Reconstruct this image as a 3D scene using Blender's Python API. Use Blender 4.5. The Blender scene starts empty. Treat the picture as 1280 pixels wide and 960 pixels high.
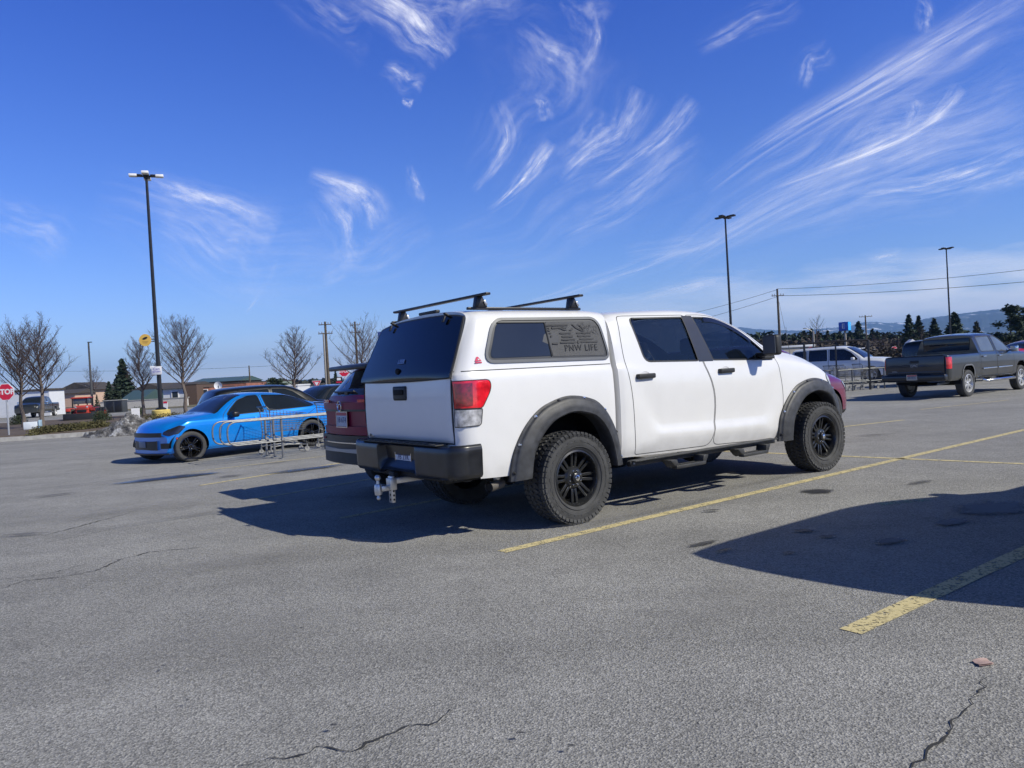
import bpy, bmesh, math, random
import numpy as np
from math import radians as R, sin, cos, pi
from mathutils import Vector, Matrix
from mathutils.geometry import delaunay_2d_cdt

S = bpy.context.scene
COL = S.collection

# ------------------------------------------------------------------ camera
FPX, EYE, ROLL, HY0 = 961.0, 1.45, 0.057, 504.0       # focal length in px of a 1280 wide frame, eye height, roll, horizon row at x=0
PITCH = math.atan((480 - (HY0 - ROLL * 640)) * cos(ROLL) / FPX)   # up-tilt positive when horizon is above centre
RA = math.atan(ROLL)

def ray(x, y):
    dx, dy = x - 640, y - 480
    xp = dx * cos(RA) - dy * sin(RA)
    yp = dy * cos(RA) + dx * sin(RA)
    cp, sp = cos(-PITCH), sin(-PITCH)
    v = (xp, FPX, -yp)
    return Vector((v[0], v[1] * cp - v[2] * sp, v[1] * sp + v[2] * cp))

def at(x, y, z=0.0):
    """ground point seen at a pixel of the 1280x960 photograph"""
    d = ray(x, y)
    return Vector((0, 0, EYE)) + d * ((z - EYE) / d.z)

def far(x, depth):
    """world X for something standing at photo column x at a given depth"""
    d = ray(x, HY0 - ROLL * x)
    return d.x / d.y * depth

def zat(x, y, depth):
    d = ray(x, y)
    return EYE + d.z / d.y * depth

cam_d = bpy.data.cameras.new('camera')
cam = bpy.data.objects.new('camera', cam_d)
COL.objects.link(cam)
S.camera = cam
cam_d.sensor_width = 36
cam_d.lens = FPX / 1280 * 36
cam_d.clip_start = 0.05
cam_d.clip_end = 200000
fwd = ray(640, 480).normalized()
rgt = (ray(1640, 480) - ray(640, 480)).normalized()
upv = rgt.cross(fwd)
cam.matrix_world = Matrix(((rgt.x, upv.x, -fwd.x, 0), (rgt.y, upv.y, -fwd.y, 0), (rgt.z, upv.z, -fwd.z, EYE), (0, 0, 0, 1)))

# ------------------------------------------------------------------ light
SUN_AZ, SUN_EL = -26.0, 38.0      # azimuth from +X, counter-clockwise
sd = bpy.data.lights.new('sun', 'SUN')
sd.energy = 4.6
sd.angle = R(0.53)
sd.color = (1.0, 0.95, 0.80)
sun = bpy.data.objects.new('sun', sd)
COL.objects.link(sun)
to_sun = Vector((cos(R(SUN_EL)) * cos(R(SUN_AZ)), cos(R(SUN_EL)) * sin(R(SUN_AZ)), sin(R(SUN_EL))))
sun.rotation_euler = to_sun.to_track_quat('Z', 'Y').to_euler()

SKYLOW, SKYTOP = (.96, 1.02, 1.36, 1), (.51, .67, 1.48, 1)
W = bpy.data.worlds.new('World')
S.world = W
W.use_nodes = True
nt = W.node_tree
nt.nodes.clear()
N = nt.nodes.new
L = nt.links.new
wo = N('ShaderNodeOutputWorld'); bg = N('ShaderNodeBackground')
sky = N('ShaderNodeTexSky'); sky.sky_type = 'NISHITA'; sky.sun_disc = False
sky.sun_elevation = R(SUN_EL)
sky.sun_rotation = R(90 - SUN_AZ)
sky.air_density = 1.0; sky.dust_density = 0.1; sky.ozone_density = 3.0
hs = N('ShaderNodeHueSaturation'); hs.inputs['Saturation'].default_value = 1.15; hs.inputs['Value'].default_value = 1.0
L(sky.outputs[0], hs.inputs['Color'])
geo = N('ShaderNodeTexCoord')
SX = N('ShaderNodeSeparateXYZ'); L(geo.outputs['Generated'], SX.inputs[0])

def vm(op, a, b=None, c=None):
    n = N('ShaderNodeMath'); n.operation = op
    for i, v in enumerate((a, b, c)):
        if v is None: continue
        if isinstance(v, (int, float)): n.inputs[i].default_value = v
        else: L(v, n.inputs[i])
    return n.outputs[0]

# low cloud bank near the horizon, by direction of view: (x/y, z/y)
ysafe = vm('MAXIMUM', SX.outputs['Y'], 0.02)
PX = vm('DIVIDE', SX.outputs['X'], ysafe)
PZ = vm('DIVIDE', SX.outputs['Z'], ysafe)
comb = N('ShaderNodeCombineXYZ'); L(PX, comb.inputs[0]); L(PZ, comb.inputs[1])
lc = N('ShaderNodeMapping'); lc.inputs['Scale'].default_value = (1.6, 8, 1); lc.inputs['Rotation'].default_value = (0, 0, -.10); L(comb.outputs[0], lc.inputs['Vector'])
ln_ = N('ShaderNodeTexNoise'); ln_.inputs['Scale'].default_value = 2.6; ln_.inputs['Detail'].default_value = 9; L(lc.outputs[0], ln_.inputs['Vector'])
top = vm('MULTIPLY_ADD', PX, .075, .060)
bank = N('ShaderNodeMapRange'); L(vm('SUBTRACT', vm('MULTIPLY_ADD', ln_.outputs[0], .16, PZ), vm('ADD', top, .085)), bank.inputs[0])
bank.inputs[1].default_value = .018; bank.inputs[2].default_value = -.022; bank.inputs[3].default_value = 0; bank.inputs[4].default_value = 1
bx = N('ShaderNodeMapRange'); L(PX, bx.inputs[0]); bx.inputs[1].default_value = -.6; bx.inputs[2].default_value = .45; bx.inputs[3].default_value = .30; bx.inputs[4].default_value = 1.0
bankv = vm('MULTIPLY', vm('MULTIPLY', bank.outputs[0], bx.outputs[0]), vm('MAXIMUM', vm('MULTIPLY_ADD', ln_.outputs[0], 3.2, -.85), .1))
tot = vm('MULTIPLY', vm('MINIMUM', bankv, 0.85), vm('GREATER_THAN', SX.outputs['Y'], .03))
mx = N('ShaderNodeMix'); mx.data_type = 'RGBA'
# the deeper blue of a dry March sky, up to the top of the view
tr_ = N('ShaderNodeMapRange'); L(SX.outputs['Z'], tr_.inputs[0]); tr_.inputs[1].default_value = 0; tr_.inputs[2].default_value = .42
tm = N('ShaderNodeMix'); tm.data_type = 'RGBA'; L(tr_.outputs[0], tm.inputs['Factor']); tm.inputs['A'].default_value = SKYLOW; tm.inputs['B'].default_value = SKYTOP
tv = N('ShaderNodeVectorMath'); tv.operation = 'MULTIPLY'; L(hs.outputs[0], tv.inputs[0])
zr = N('ShaderNodeMapRange'); zr.interpolation_type = 'SMOOTHSTEP'; L(SX.outputs['Z'], zr.inputs[0]); zr.inputs[1].default_value = .42; zr.inputs[2].default_value = .80  # higher up, out of view, the sky is dimmed to cut ambient light
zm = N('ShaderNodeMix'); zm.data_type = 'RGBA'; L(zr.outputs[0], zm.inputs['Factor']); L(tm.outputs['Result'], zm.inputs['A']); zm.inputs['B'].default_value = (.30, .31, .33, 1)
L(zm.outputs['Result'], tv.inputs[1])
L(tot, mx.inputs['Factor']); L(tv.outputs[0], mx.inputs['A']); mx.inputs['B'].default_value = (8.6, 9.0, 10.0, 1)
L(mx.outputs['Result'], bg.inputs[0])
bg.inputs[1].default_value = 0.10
L(bg.outputs[0], wo.inputs[0])

S.view_settings.view_transform = 'Standard'
S.view_settings.look = 'None'
S.view_settings.gamma = 1
S.view_settings.exposure = 0.14
S.render.engine = 'CYCLES'

# ------------------------------------------------------------------ materials
MATS = {}
def mat(name, col=(.5, .5, .5), rough=.5, metal=0., coat=0., var=.08, vscale=6., bump=0., bscale=40., emit=None, estr=0., spec=.5, flake=False, alpha=None, ior=None):
    if name in MATS: return MATS[name]
    m = bpy.data.materials.new(name); m.use_nodes = True
    t = m.node_tree; b = t.nodes['Principled BSDF']
    b.inputs['Roughness'].default_value = rough; b.inputs['Metallic'].default_value = metal
    b.inputs['Coat Weight'].default_value = coat; b.inputs['Coat Roughness'].default_value = .03
    b.inputs['Specular IOR Level'].default_value = spec
    tc = t.nodes.new('ShaderNodeTexCoord')
    nz = t.nodes.new('ShaderNodeTexNoise'); nz.inputs['Scale'].default_value = vscale; nz.inputs['Detail'].default_value = 5
    t.links.new(tc.outputs['Object'], nz.inputs['Vector'])
    mr = t.nodes.new('ShaderNodeMapRange'); mr.inputs[1].default_value = .3; mr.inputs[2].default_value = .7
    mr.inputs[3].default_value = 1 - var; mr.inputs[4].default_value = 1 + var
    t.links.new(nz.outputs[0], mr.inputs[0])
    vmn = t.nodes.new('ShaderNodeVectorMath'); vmn.operation = 'SCALE'; vmn.inputs[0].default_value = col[:3]
    t.links.new(mr.outputs[0], vmn.inputs['Scale']); t.links.new(vmn.outputs[0], b.inputs['Base Color'])
    if bump:
        n2 = t.nodes.new('ShaderNodeTexNoise'); n2.inputs['Scale'].default_value = bscale; n2.inputs['Detail'].default_value = 3
        t.links.new(tc.outputs['Object'], n2.inputs['Vector'])
        bp = t.nodes.new('ShaderNodeBump'); bp.inputs['Strength'].default_value = bump; bp.inputs['Distance'].default_value = .01
        t.links.new(n2.outputs[0], bp.inputs['Height']); t.links.new(bp.outputs[0], b.inputs['Normal'])
    if emit:
        b.inputs['Emission Color'].default_value = (*emit, 1); b.inputs['Emission Strength'].default_value = estr
    MATS[name] = m
    return m

def dirty(m, col=(.16, .14, .12), z0=.45, z1=.8, amt=.5):
    """road grime splashed low on a vehicle's flanks (object z)"""
    t = m.node_tree; b = t.nodes['Principled BSDF']
    src = b.inputs['Base Color'].links[0].from_socket
    tc = t.nodes.new('ShaderNodeTexCoord'); sx = t.nodes.new('ShaderNodeSeparateXYZ'); t.links.new(tc.outputs['Object'], sx.inputs[0])
    mr = t.nodes.new('ShaderNodeMapRange'); mr.inputs[1].default_value = z1; mr.inputs[2].default_value = z0; mr.inputs[3].default_value = 0; mr.inputs[4].default_value = 1
    t.links.new(sx.outputs['Z'], mr.inputs[0])
    nz = t.nodes.new('ShaderNodeTexNoise'); nz.inputs['Scale'].default_value = 5; nz.inputs['Detail'].default_value = 8; t.links.new(tc.outputs['Object'], nz.inputs['Vector'])
    m1 = t.nodes.new('ShaderNodeMath'); m1.operation = 'MULTIPLY'; t.links.new(mr.outputs[0], m1.inputs[0])
    m2 = t.nodes.new('ShaderNodeMapRange'); m2.inputs[1].default_value = .35; m2.inputs[2].default_value = .75; m2.inputs[3].default_value = .1; m2.inputs[4].default_value = amt
    t.links.new(nz.outputs[0], m2.inputs[0]); t.links.new(m2.outputs[0], m1.inputs[1])
    mix = t.nodes.new('ShaderNodeMix'); mix.data_type = 'RGBA'; t.links.new(m1.outputs[0], mix.inputs['Factor']); t.links.new(src, mix.inputs['A']); mix.inputs['B'].default_value = (*col, 1)
    t.links.new(mix.outputs['Result'], b.inputs['Base Color'])
    return m

def glassy(name, tint=(.02, .025, .03), see=.0, rough=.02):
    if name in MATS: return MATS[name]
    m = mat(name, tint, rough, spec=.6, coat=.0, var=.15, vscale=2)
    if see > 0:
        t = m.node_tree; b = t.nodes['Principled BSDF']; out = t.nodes['Material Output']
        tr = t.nodes.new('ShaderNodeBsdfTransparent'); tr.inputs[0].default_value = (.55, .6, .65, 1)
        ms = t.nodes.new('ShaderNodeMixShader'); ms.inputs[0].default_value = see
        t.links.new(b.outputs[0], ms.inputs[1]); t.links.new(tr.outputs[0], ms.inputs[2]); t.links.new(ms.outputs[0], out.inputs[0])
    return m

WHITE = dirty(mat('white_car_paint', (.71, .71, .71), .3, coat=.5, var=.015), amt=.45)
BLACKP = mat('black_plastic', (.018, .019, .021), .55, bump=.15, bscale=120, var=.25)
FLARE = mat('textured_flare_plastic', (.035, .037, .042), .5, bump=.2, bscale=160, var=.45, vscale=14)
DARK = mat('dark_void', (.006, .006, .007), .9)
CHASSIS = mat('chassis_black', (.015, .015, .016), .7, var=.4)
RUBBER = mat('tyre_rubber', (.044, .045, .047), .78, bump=.3, bscale=60, var=.3, vscale=9)
GLASS = glassy('tinted_glass', (.012, .016, .022))
GLASSV = glassy('cab_glass', (.006, .010, .018), .32)
GLASSL = glassy('light_glass', (.10, .12, .14))
CHROME = mat('chrome', (.75, .76, .78), .12, 1.)
STEEL = mat('galvanised_steel', (.20, .205, .215), .5, .5, var=.2, vscale=20)
ALU = mat('brushed_aluminium', (.6, .6, .6), .35, .8, var=.15)
BLKMETAL = mat('black_metal', (.012, .012, .014), .4, var=.3)
SEAM = mat('panel_gap', (.02, .02, .022), .8)
REDL = mat('red_lens', (.62, .012, .022), .15, coat=1, var=.35, vscale=16)
CLEARL = mat('clear_lens', (.50, .50, .52), .15, .3, coat=1, var=.5, vscale=22)

# ------------------------------------------------------------------ mesh helpers
class MB:
    def __init__(s): s.bm = bmesh.new(); s.mats = []
    def mi(s, m):
        if m not in s.mats: s.mats.append(m)
        return s.mats.index(m)
    def _tag(s, faces, m):
        if m is not None:
            i = s.mi(m)
            for f in faces: f.material_index = i
    def box(s, c, d, m=None, bev=0., rot=None, seg=2):
        bm = bmesh.new(); bmesh.ops.create_cube(bm, size=1)
        bmesh.ops.scale(bm, vec=d, verts=bm.verts)
        if bev: bmesh.ops.bevel(bm, geom=bm.edges[:], offset=bev, segments=seg, affect='EDGES', profile=.5)
        M = Matrix.Translation(c)
        if rot is not None: M = M @ (rot if isinstance(rot, Matrix) else Matrix.Rotation(rot, 4, 'Z'))
        bmesh.ops.transform(bm, matrix=M, verts=bm.verts)
        s.merge(bm, m); return s
    def merge(s, bm, m=None):
        i = s.mi(m) if m is not None else 0
        mp = {v: s.bm.verts.new(v.co) for v in bm.verts}
        for f in bm.faces:
            try:
                nf = s.bm.faces.new([mp[v] for v in f.verts]); nf.material_index = i if m is not None else f.material_index
            except ValueError: pass
        bm.free()
    def tube(s, pts, r, n=8, m=None, cap=True, closed=False):
        pts = [Vector(p) for p in pts]; rs = r if isinstance(r, (list, tuple)) else [r] * len(pts)
        rings = []; up = None; k = len(pts)
        for i, p in enumerate(pts):
            if closed: t = pts[(i + 1) % k] - pts[i - 1]
            else: t = pts[min(i + 1, k - 1)] - pts[max(i - 1, 0)]
            t = t.normalized() if t.length > 1e-9 else Vector((0, 0, 1))
            if up is None:
                up = Vector((0, 0, 1)) if abs(t.z) < .9 else Vector((1, 0, 0))
            a = t.cross(up).normalized(); b = a.cross(t); up = b
            rings.append([s.bm.verts.new(p + (a * cos(2 * pi * j / n) + b * sin(2 * pi * j / n)) * rs[i]) for j in range(n)])
        fs = []
        for i in range(k if closed else k - 1):
            A = rings[i]; B = rings[(i + 1) % k]
            for j in range(n): fs.append(s.bm.faces.new((A[j], A[(j + 1) % n], B[(j + 1) % n], B[j])))
        if cap and not closed and n > 2:
            fs.append(s.bm.faces.new(rings[0])); fs.append(s.bm.faces.new(rings[-1][::-1]))
        s._tag(fs, m); return s
    def lathe(s, prof, n=32, m=None, axis='Z', c=(0, 0, 0), closed=False, mats=None):
        """prof: list of (radius, height) swept round an axis"""
        rings = []
        for (r, h) in prof:
            ring = []
            for j in range(n):
                a = 2 * pi * j / n; x, y = r * cos(a), r * sin(a)
                p = {'Z': (x, y, h), 'Y': (x, h, y), 'X': (h, x, y)}[axis]
                ring.append(s.bm.verts.new(Vector(p) + Vector(c)))
            rings.append(ring)
        k = len(rings); 
        for i in range(k if closed else k - 1):
            A = rings[i]; B = rings[(i + 1) % k]; mm = mats[i] if mats else m
            for j in range(n):
                f = s.bm.faces.new((A[j], A[(j + 1) % n], B[(j + 1) % n], B[j]))
                if mm is not None: f.material_index = s.mi(mm)
        return s
    def prism(s, poly, h0, h1, plane='XZ', m=None, bev=0.):
        """extrude a 2D outline; plane XZ extrudes along Y, XY along Z, YZ along X"""
        bm = bmesh.new()
        def P(p, h): return {'XZ': (p[0], h, p[1]), 'XY': (p[0], p[1], h), 'YZ': (h, p[0], p[1])}[plane]
        a = [bm.verts.new(P(p, h0)) for p in poly]; b = [bm.verts.new(P(p, h1)) for p in poly]
        bm.faces.new(a); bm.faces.new(b[::-1]); k = len(poly)
        for i in range(k): bm.faces.new((a[i], b[i], b[(i + 1) % k], a[(i + 1) % k]))
        bmesh.ops.recalc_face_normals(bm, faces=bm.faces)
        if bev: bmesh.ops.bevel(bm, geom=bm.edges[:], offset=bev, segments=2, affect='EDGES', profile=.5)
        s.merge(bm, m); return s
    def quad(s, pts, m=None):
        f = s.bm.faces.new([s.bm.verts.new(p) for p in pts]); s._tag([f], m); return s
    def grid(s, f, nu, nv, m=None, closeu=False):
        V = [[s.bm.verts.new(f(i / (nu - (0 if closeu else 1)), j / (nv - 1))) for j in range(nv)] for i in range(nu)]
        fs = []
        for i in range(nu if closeu else nu - 1):
            for j in range(nv - 1):
                fs.append(s.bm.faces.new((V[i][j], V[(i + 1) % nu][j], V[(i + 1) % nu][j + 1], V[i][j + 1])))
        s._tag(fs, m); return s
    def build(s, name, parent=None, m=None, smooth=35, loc=None, recalc=True):
        if recalc: bmesh.ops.recalc_face_normals(s.bm, faces=s.bm.faces)
        me = bpy.data.meshes.new(name); s.bm.to_mesh(me); s.bm.free()
        for mm in (s.mats or [m or MATS['black_plastic']]): me.materials.append(mm)
        if smooth:
            me.polygons.foreach_set('use_smooth', [True] * len(me.polygons))
            me.set_sharp_from_angle(angle=R(smooth))
        o = bpy.data.objects.new(name, me); COL.objects.link(o)
        if parent is not None: o.parent = parent
        if loc is not None: o.location = loc
        return o

def tag(o, label=None, cat=None, group=None, kind=None):
    if label: o['label'] = label
    if cat: o['category'] = cat
    if group: o['group'] = group
    if kind: o['kind'] = kind
    return o

def thing(name, label, cat, loc=(0, 0, 0), rz=0., group=None, scale=None):
    o = bpy.data.objects.new(name, None); COL.objects.link(o); o.empty_display_size = .2
    o.location = loc; o.rotation_euler = (0, 0, rz)
    if scale: o.scale = scale
    return tag(o, label, cat, group)

def kids(o): return [c for c in bpy.data.objects if c.parent is o]
def copy_tree(o, parent=None):
    c = o.copy(); COL.objects.link(c); c.parent = parent
    for ch in kids(o): copy_tree(ch, c)
    return c

def text_mesh(s, txt, size, M, m, depth=.002, name='lettering', parent=None, bold=0., spacing=1.):
    cu = bpy.data.curves.new('txt', 'FONT'); cu.body = txt; cu.size = size; cu.align_x = 'CENTER'; cu.align_y = 'CENTER'
    cu.extrude = depth; cu.offset = bold; cu.space_character = spacing; cu.resolution_u = 3
    ob = bpy.data.objects.new('txt', cu); COL.objects.link(ob)
    dg = bpy.context.evaluated_depsgraph_get(); dg.update()
    me = bpy.data.meshes.new_from_object(ob.evaluated_get(dg))
    bpy.data.objects.remove(ob); bpy.data.curves.remove(cu)
    me.transform(M)
    if s is not None:
        b = bmesh.new(); b.from_mesh(me); s.merge(b, m); bpy.data.meshes.remove(me); return None
    me.materials.clear(); me.materials.append(m)
    o = bpy.data.objects.new(name, me); COL.objects.link(o); o.parent = parent
    return o

def frame(origin, xdir, ydir):
    x = Vector(xdir).normalized(); y = Vector(ydir).normalized(); z = x.cross(y).normalized(); y = z.cross(x)
    return Matrix(((x.x, y.x, z.x, origin[0]), (x.y, y.y, z.y, origin[1]), (x.z, y.z, z.z, origin[2]), (0, 0, 0, 1)))

def rounded(pts, r, n=5):
    """round the corners of a 2D polygon; r number or list"""
    out = []; k = len(pts)
    for i, p in enumerate(pts):
        rr = r[i] if isinstance(r, (list, tuple)) else r
        p = Vector(p[:2]); a = Vector(pts[i - 1][:2]); b = Vector(pts[(i + 1) % k][:2])
        if rr <= 0: out.append((p.x, p.y)); continue
        da = (a - p); db = (b - p); ra = min(rr, da.length * .48); rb = min(rr, db.length * .48)
        A = p + da.normalized() * ra; B = p + db.normalized() * rb
        for j in range(n + 1):
            t = j / n; q = A * (1 - t) ** 2 + p * 2 * t * (1 - t) + B * t * t
            out.append((q.x, q.y))
    return out

# ------------------------------------------------------------------ vehicle skins
def pchip(xs, ys):
    xs = np.array(xs, float); ys = np.array(ys, float); h = np.diff(xs); dl = np.diff(ys) / h; n = len(xs)
    m = np.zeros(n)
    if n > 2:
        w1 = 2 * h[1:] + h[:-1]; w2 = h[1:] + 2 * h[:-1]
        ok = dl[:-1] * dl[1:] > 0
        with np.errstate(divide='ignore', invalid='ignore'):
            mm = (w1 + w2) / (w1 / dl[:-1] + w2 / dl[1:])
        m[1:-1] = np.where(ok, np.nan_to_num(mm), 0)
    m[0] = dl[0]; m[-1] = dl[-1]
    def f(x):
        x = np.clip(np.asarray(x, float), xs[0], xs[-1]); i = np.clip(np.searchsorted(xs, x) - 1, 0, n - 2)
        t = (x - xs[i]) / h[i]; H = h[i]
        return (2*t**3-3*t**2+1)*ys[i] + (t**3-2*t**2+t)*H*m[i] + (-2*t**3+3*t**2)*ys[i+1] + (t**3-t**2)*H*m[i+1]
    return f

class Skin:
    """half of a vehicle body as a smooth surface F(x, u); u = 0 sill ... K-1 centreline.
    Windows, doors, lamps and wheel openings are outlines cut out of it."""
    K = 10; US = .16
    def __init__(s, x0, x1, zt, zs, zb, w, we, drop=.07, crown=.03, bowf=0., bowr=0., bowlen=.8, shear=None, mid=.55, tuck=.06, side=None):
        s.x0, s.x1 = x0, x1
        P = lambda q: pchip([a for a, _ in q], [b for _, b in q])
        s.zt, s.zs, s.zb, s.w, s.we = P(zt), P(zs), P(zb), P(w), P(we)
        s.drop = P(drop) if isinstance(drop, list) else (lambda x: np.full(np.shape(x), drop))
        s.crown, s.bowf, s.bowr, s.bowlen, s.shear, s.mid, s.tuck, s.side = crown, bowf, bowr, bowlen, shear, mid, tuck, side
        s.cuts = []       # (region, polygon in (x,u))
        s.res = .07; s.ru = 4
    def ctrl(s, x):
        x = np.asarray(x, float); zt, zs, zb, w, we = s.zt(x), s.zs(x), s.zb(x), s.w(x), s.we(x)
        zs = np.minimum(zs, zt - .012); dr = np.minimum(s.drop(x), (zt - zs) * .6)
        hh = zs - zb; md = s.mid
        Y = [w - s.tuck, w - .018, w, w - .012, w - .035]
        Z = [zb, zb + .13 * hh, zb + md * hh, zs - .09 * hh, zs]
        ze = zt - dr; we = np.minimum(we, w - .04)
        Y += [w - .035 + (we - w + .035) * .5 + .012, we, we - np.minimum(.085, we * .4), we * .5, we * 0]
        Z += [zs + (ze - zs) * .5, ze, zt - dr * .28, zt + s.crown * .6, zt + s.crown]
        if s.side: Y, Z = s.side(x, Y, Z)
        return np.stack([np.broadcast_to(a, x.shape) for a in Y], -1), np.stack([np.broadcast_to(a, x.shape) for a in Z], -1)
    @staticmethod
    def _row(C, u):
        d = np.diff(C, axis=-1); m = np.zeros_like(C)
        a, b = d[..., :-1], d[..., 1:]
        with np.errstate(divide='ignore', invalid='ignore'):
            hm = np.where(a * b > 0, 2 * a * b / (a + b), 0)
        m[..., 1:-1] = np.nan_to_num(hm); m[..., 0] = d[..., 0]; m[..., -1] = 0
        i = np.clip(np.floor(u).astype(int), 0, C.shape[-1] - 2); t = u - i
        g = lambda M, k: np.take_along_axis(M, k[..., None], -1)[..., 0]
        return (2*t**3-3*t**2+1)*g(C, i) + (t**3-2*t**2+t)*g(m, i) + (-2*t**3+3*t**2)*g(C, i+1) + (t**3-t**2)*g(m, i+1)
    def F(s, x, u):
        x = np.atleast_1d(np.asarray(x, float)); u = np.clip(np.atleast_1d(np.asarray(u, float)), 0, s.K - 1)
        Y, Z = s.ctrl(np.clip(x, s.x0, s.x1)); y = s._row(Y, u); z = s._row(Z, u)
        wm = max(.3, float(np.max(s.w(np.linspace(s.x0, s.x1, 30)))))
        q = (y / wm) ** 2
        f = np.clip((x - (s.x1 - s.bowlen)) / s.bowlen, 0, 1) ** 2; r = np.clip(((s.x0 + s.bowlen) - x) / s.bowlen, 0, 1) ** 2
        X = x - s.bowf * f * q + s.bowr * r * q
        if s.shear: X = X + s.shear(x, y, z)
        return np.stack([X, y, z], -1)
    def nrm(s, x, u):
        e = 1e-3; x = np.atleast_1d(x).astype(float); u = np.atleast_1d(u).astype(float)
        xa, xb = np.clip(x - e, s.x0, s.x1), np.clip(x + e, s.x0, s.x1); ua, ub = np.clip(u - .02, 0, s.K - 1), np.clip(u + .02, 0, s.K - 1)
        n = np.cross(s.F(xb, u) - s.F(xa, u), s.F(x, ub) - s.F(x, ua)); l = np.linalg.norm(n, axis=-1, keepdims=True); n = n / np.maximum(l, 1e-12)
        # outward: +y side
        flip = (n[:, 1] * 1.0 + n[:, 2] * .6) < 0
        n[flip] *= -1
        return n
    def uz(s, x, z, lo=0., hi=6.3):
        xx = np.full(60, x); uu = np.linspace(lo, hi, 60); zz = s.F(xx, uu)[:, 2]
        return float(np.interp(z, zz, uu)) if zz[-1] > zz[0] else lo
    def uy(s, x, y, lo=5.7):
        xx = np.full(60, x); uu = np.linspace(lo, s.K - 1, 60); yy = s.F(xx, uu)[:, 1]
        return float(np.interp(-y, -yy, uu))
    def path(s, pts, mode='s', closed=True, step=.05):
        out = []; k = len(pts)
        for i in range(k if closed else k - 1):
            a, b = pts[i], pts[(i + 1) % k]
            n = max(1, int(math.hypot(b[0] - a[0], (b[1] - a[1]) * (s.US if mode == 'u' else 1)) / step))
            for j in range(n):
                t = j / n; out.append((a[0] + (b[0] - a[0]) * t, a[1] + (b[1] - a[1]) * t))
        if not closed: out.append(pts[-1])
        res = []
        for x, v in out:
            x = min(max(x, s.x0), s.x1)
            res.append((x, v if mode == 'u' else s.uz(x, v) if mode == 's' else s.uy(x, v)))
        return res
    def cut(s, region, pts, mode='s', r=0., step=.05):
        if r: pts = rounded(pts, r)
        s.cuts.append((region, s.path(pts, mode, True, step))); return s.cuts[-1][1]
    def solve(s):
        V = []; E = []
        nx = max(2, int((s.x1 - s.x0) / s.res)); 
        xs = np.linspace(s.x0, s.x1, nx + 1)
        extra = np.concatenate([s.x0 + np.array([.015, .03, .05]), s.x1 - np.array([.015, .03, .05])])
        xs = np.unique(np.concatenate([xs, extra])); us = np.linspace(0, s.K - 1, (s.K - 1) * s.ru + 1)
        for x in xs:
            for u in us: V.append((x, u * s.US))
        B = [(s.x0, 0), (s.x1, 0), (s.x1, s.K - 1), (s.x0, s.K - 1)]
        for _, poly in s.cuts:
            b0 = len(V); V += [(x, u * s.US) for x, u in poly]; k = len(poly)
            E += [(b0 + i, b0 + (i + 1) % k) for i in range(k)]
        ov, oe, of, *_ = delaunay_2d_cdt([Vector(v) for v in V], E, [], 0, 1e-5)
        ov = np.array([(v.x, v.y) for v in ov]); tri = np.array([f for f in of if len(f) == 3])
        c = ov[tri].mean(1); reg = np.full(len(tri), -1)
        for idx in range(len(s.cuts) - 1, -1, -1):
            poly = np.array(s.cuts[idx][1]) * [1, s.US]; inside = np.zeros(len(tri), bool); k = len(poly)
            for i in range(k):
                x1, y1 = poly[i]; x2, y2 = poly[(i + 1) % k]
                if y1 == y2: continue
                cr = ((y1 > c[:, 1]) != (y2 > c[:, 1])) & (c[:, 0] < (x2 - x1) * (c[:, 1] - y1) / (y2 - y1) + x1)
                inside ^= cr
            reg[inside] = idx
        s.ov, s.tri, s.reg = ov, tri, reg
        s.P3 = s.F(ov[:, 0], ov[:, 1] / s.US); s.N3 = s.nrm(ov[:, 0], ov[:, 1] / s.US)
        a = np.cross(s.P3[tri[:, 1]] - s.P3[tri[:, 0]], s.P3[tri[:, 2]] - s.P3[tri[:, 0]])
        fl = (a * s.N3[tri[:, 0]]).sum(1) < 0
        tri[fl] = tri[fl][:, ::-1]
        return s
    def emit(s, name, regions, sides, m, parent=None, off=0., caps=None, ribbons=(), smooth_ok=True):
        """one mesh from the triangles of the named regions. sides: +1 left, -1 right, 0 both.
        ribbons: (path, mode, closed, halfwidth, offset, material) strips; edge returns as ('lip', path, depth, material)"""
        ids = [i for i, (r, _) in enumerate(s.cuts) if r in regions]
        if 'body' in regions: ids.append(-1)
        sel = s.tri[np.isin(s.reg, ids)]
        V = []; F_ = []; Nn = []; MI = []; mats = [m]
        def add(P, N_, T, mm, flipmode):
            if mm not in mats: mats.append(mm)
            for sg in ((1, -1) if sides == 0 else (sides,)):
                b = len(V); Q = P.copy(); Q[:, 1] *= sg; M_ = N_.copy(); M_[:, 1] *= sg
                V.extend(Q.tolist()); Nn.extend(M_.tolist())
                for t in T:
                    F_.append([b + int(k) for k in (t if sg > 0 else t[::-1])]); MI.append(mats.index(mm))
        if len(sel):
            used, inv = np.unique(sel, return_inverse=True)
            add(s.P3[used] + s.N3[used] * off, s.N3[used], inv.reshape(-1, 3), m, True)
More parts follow.
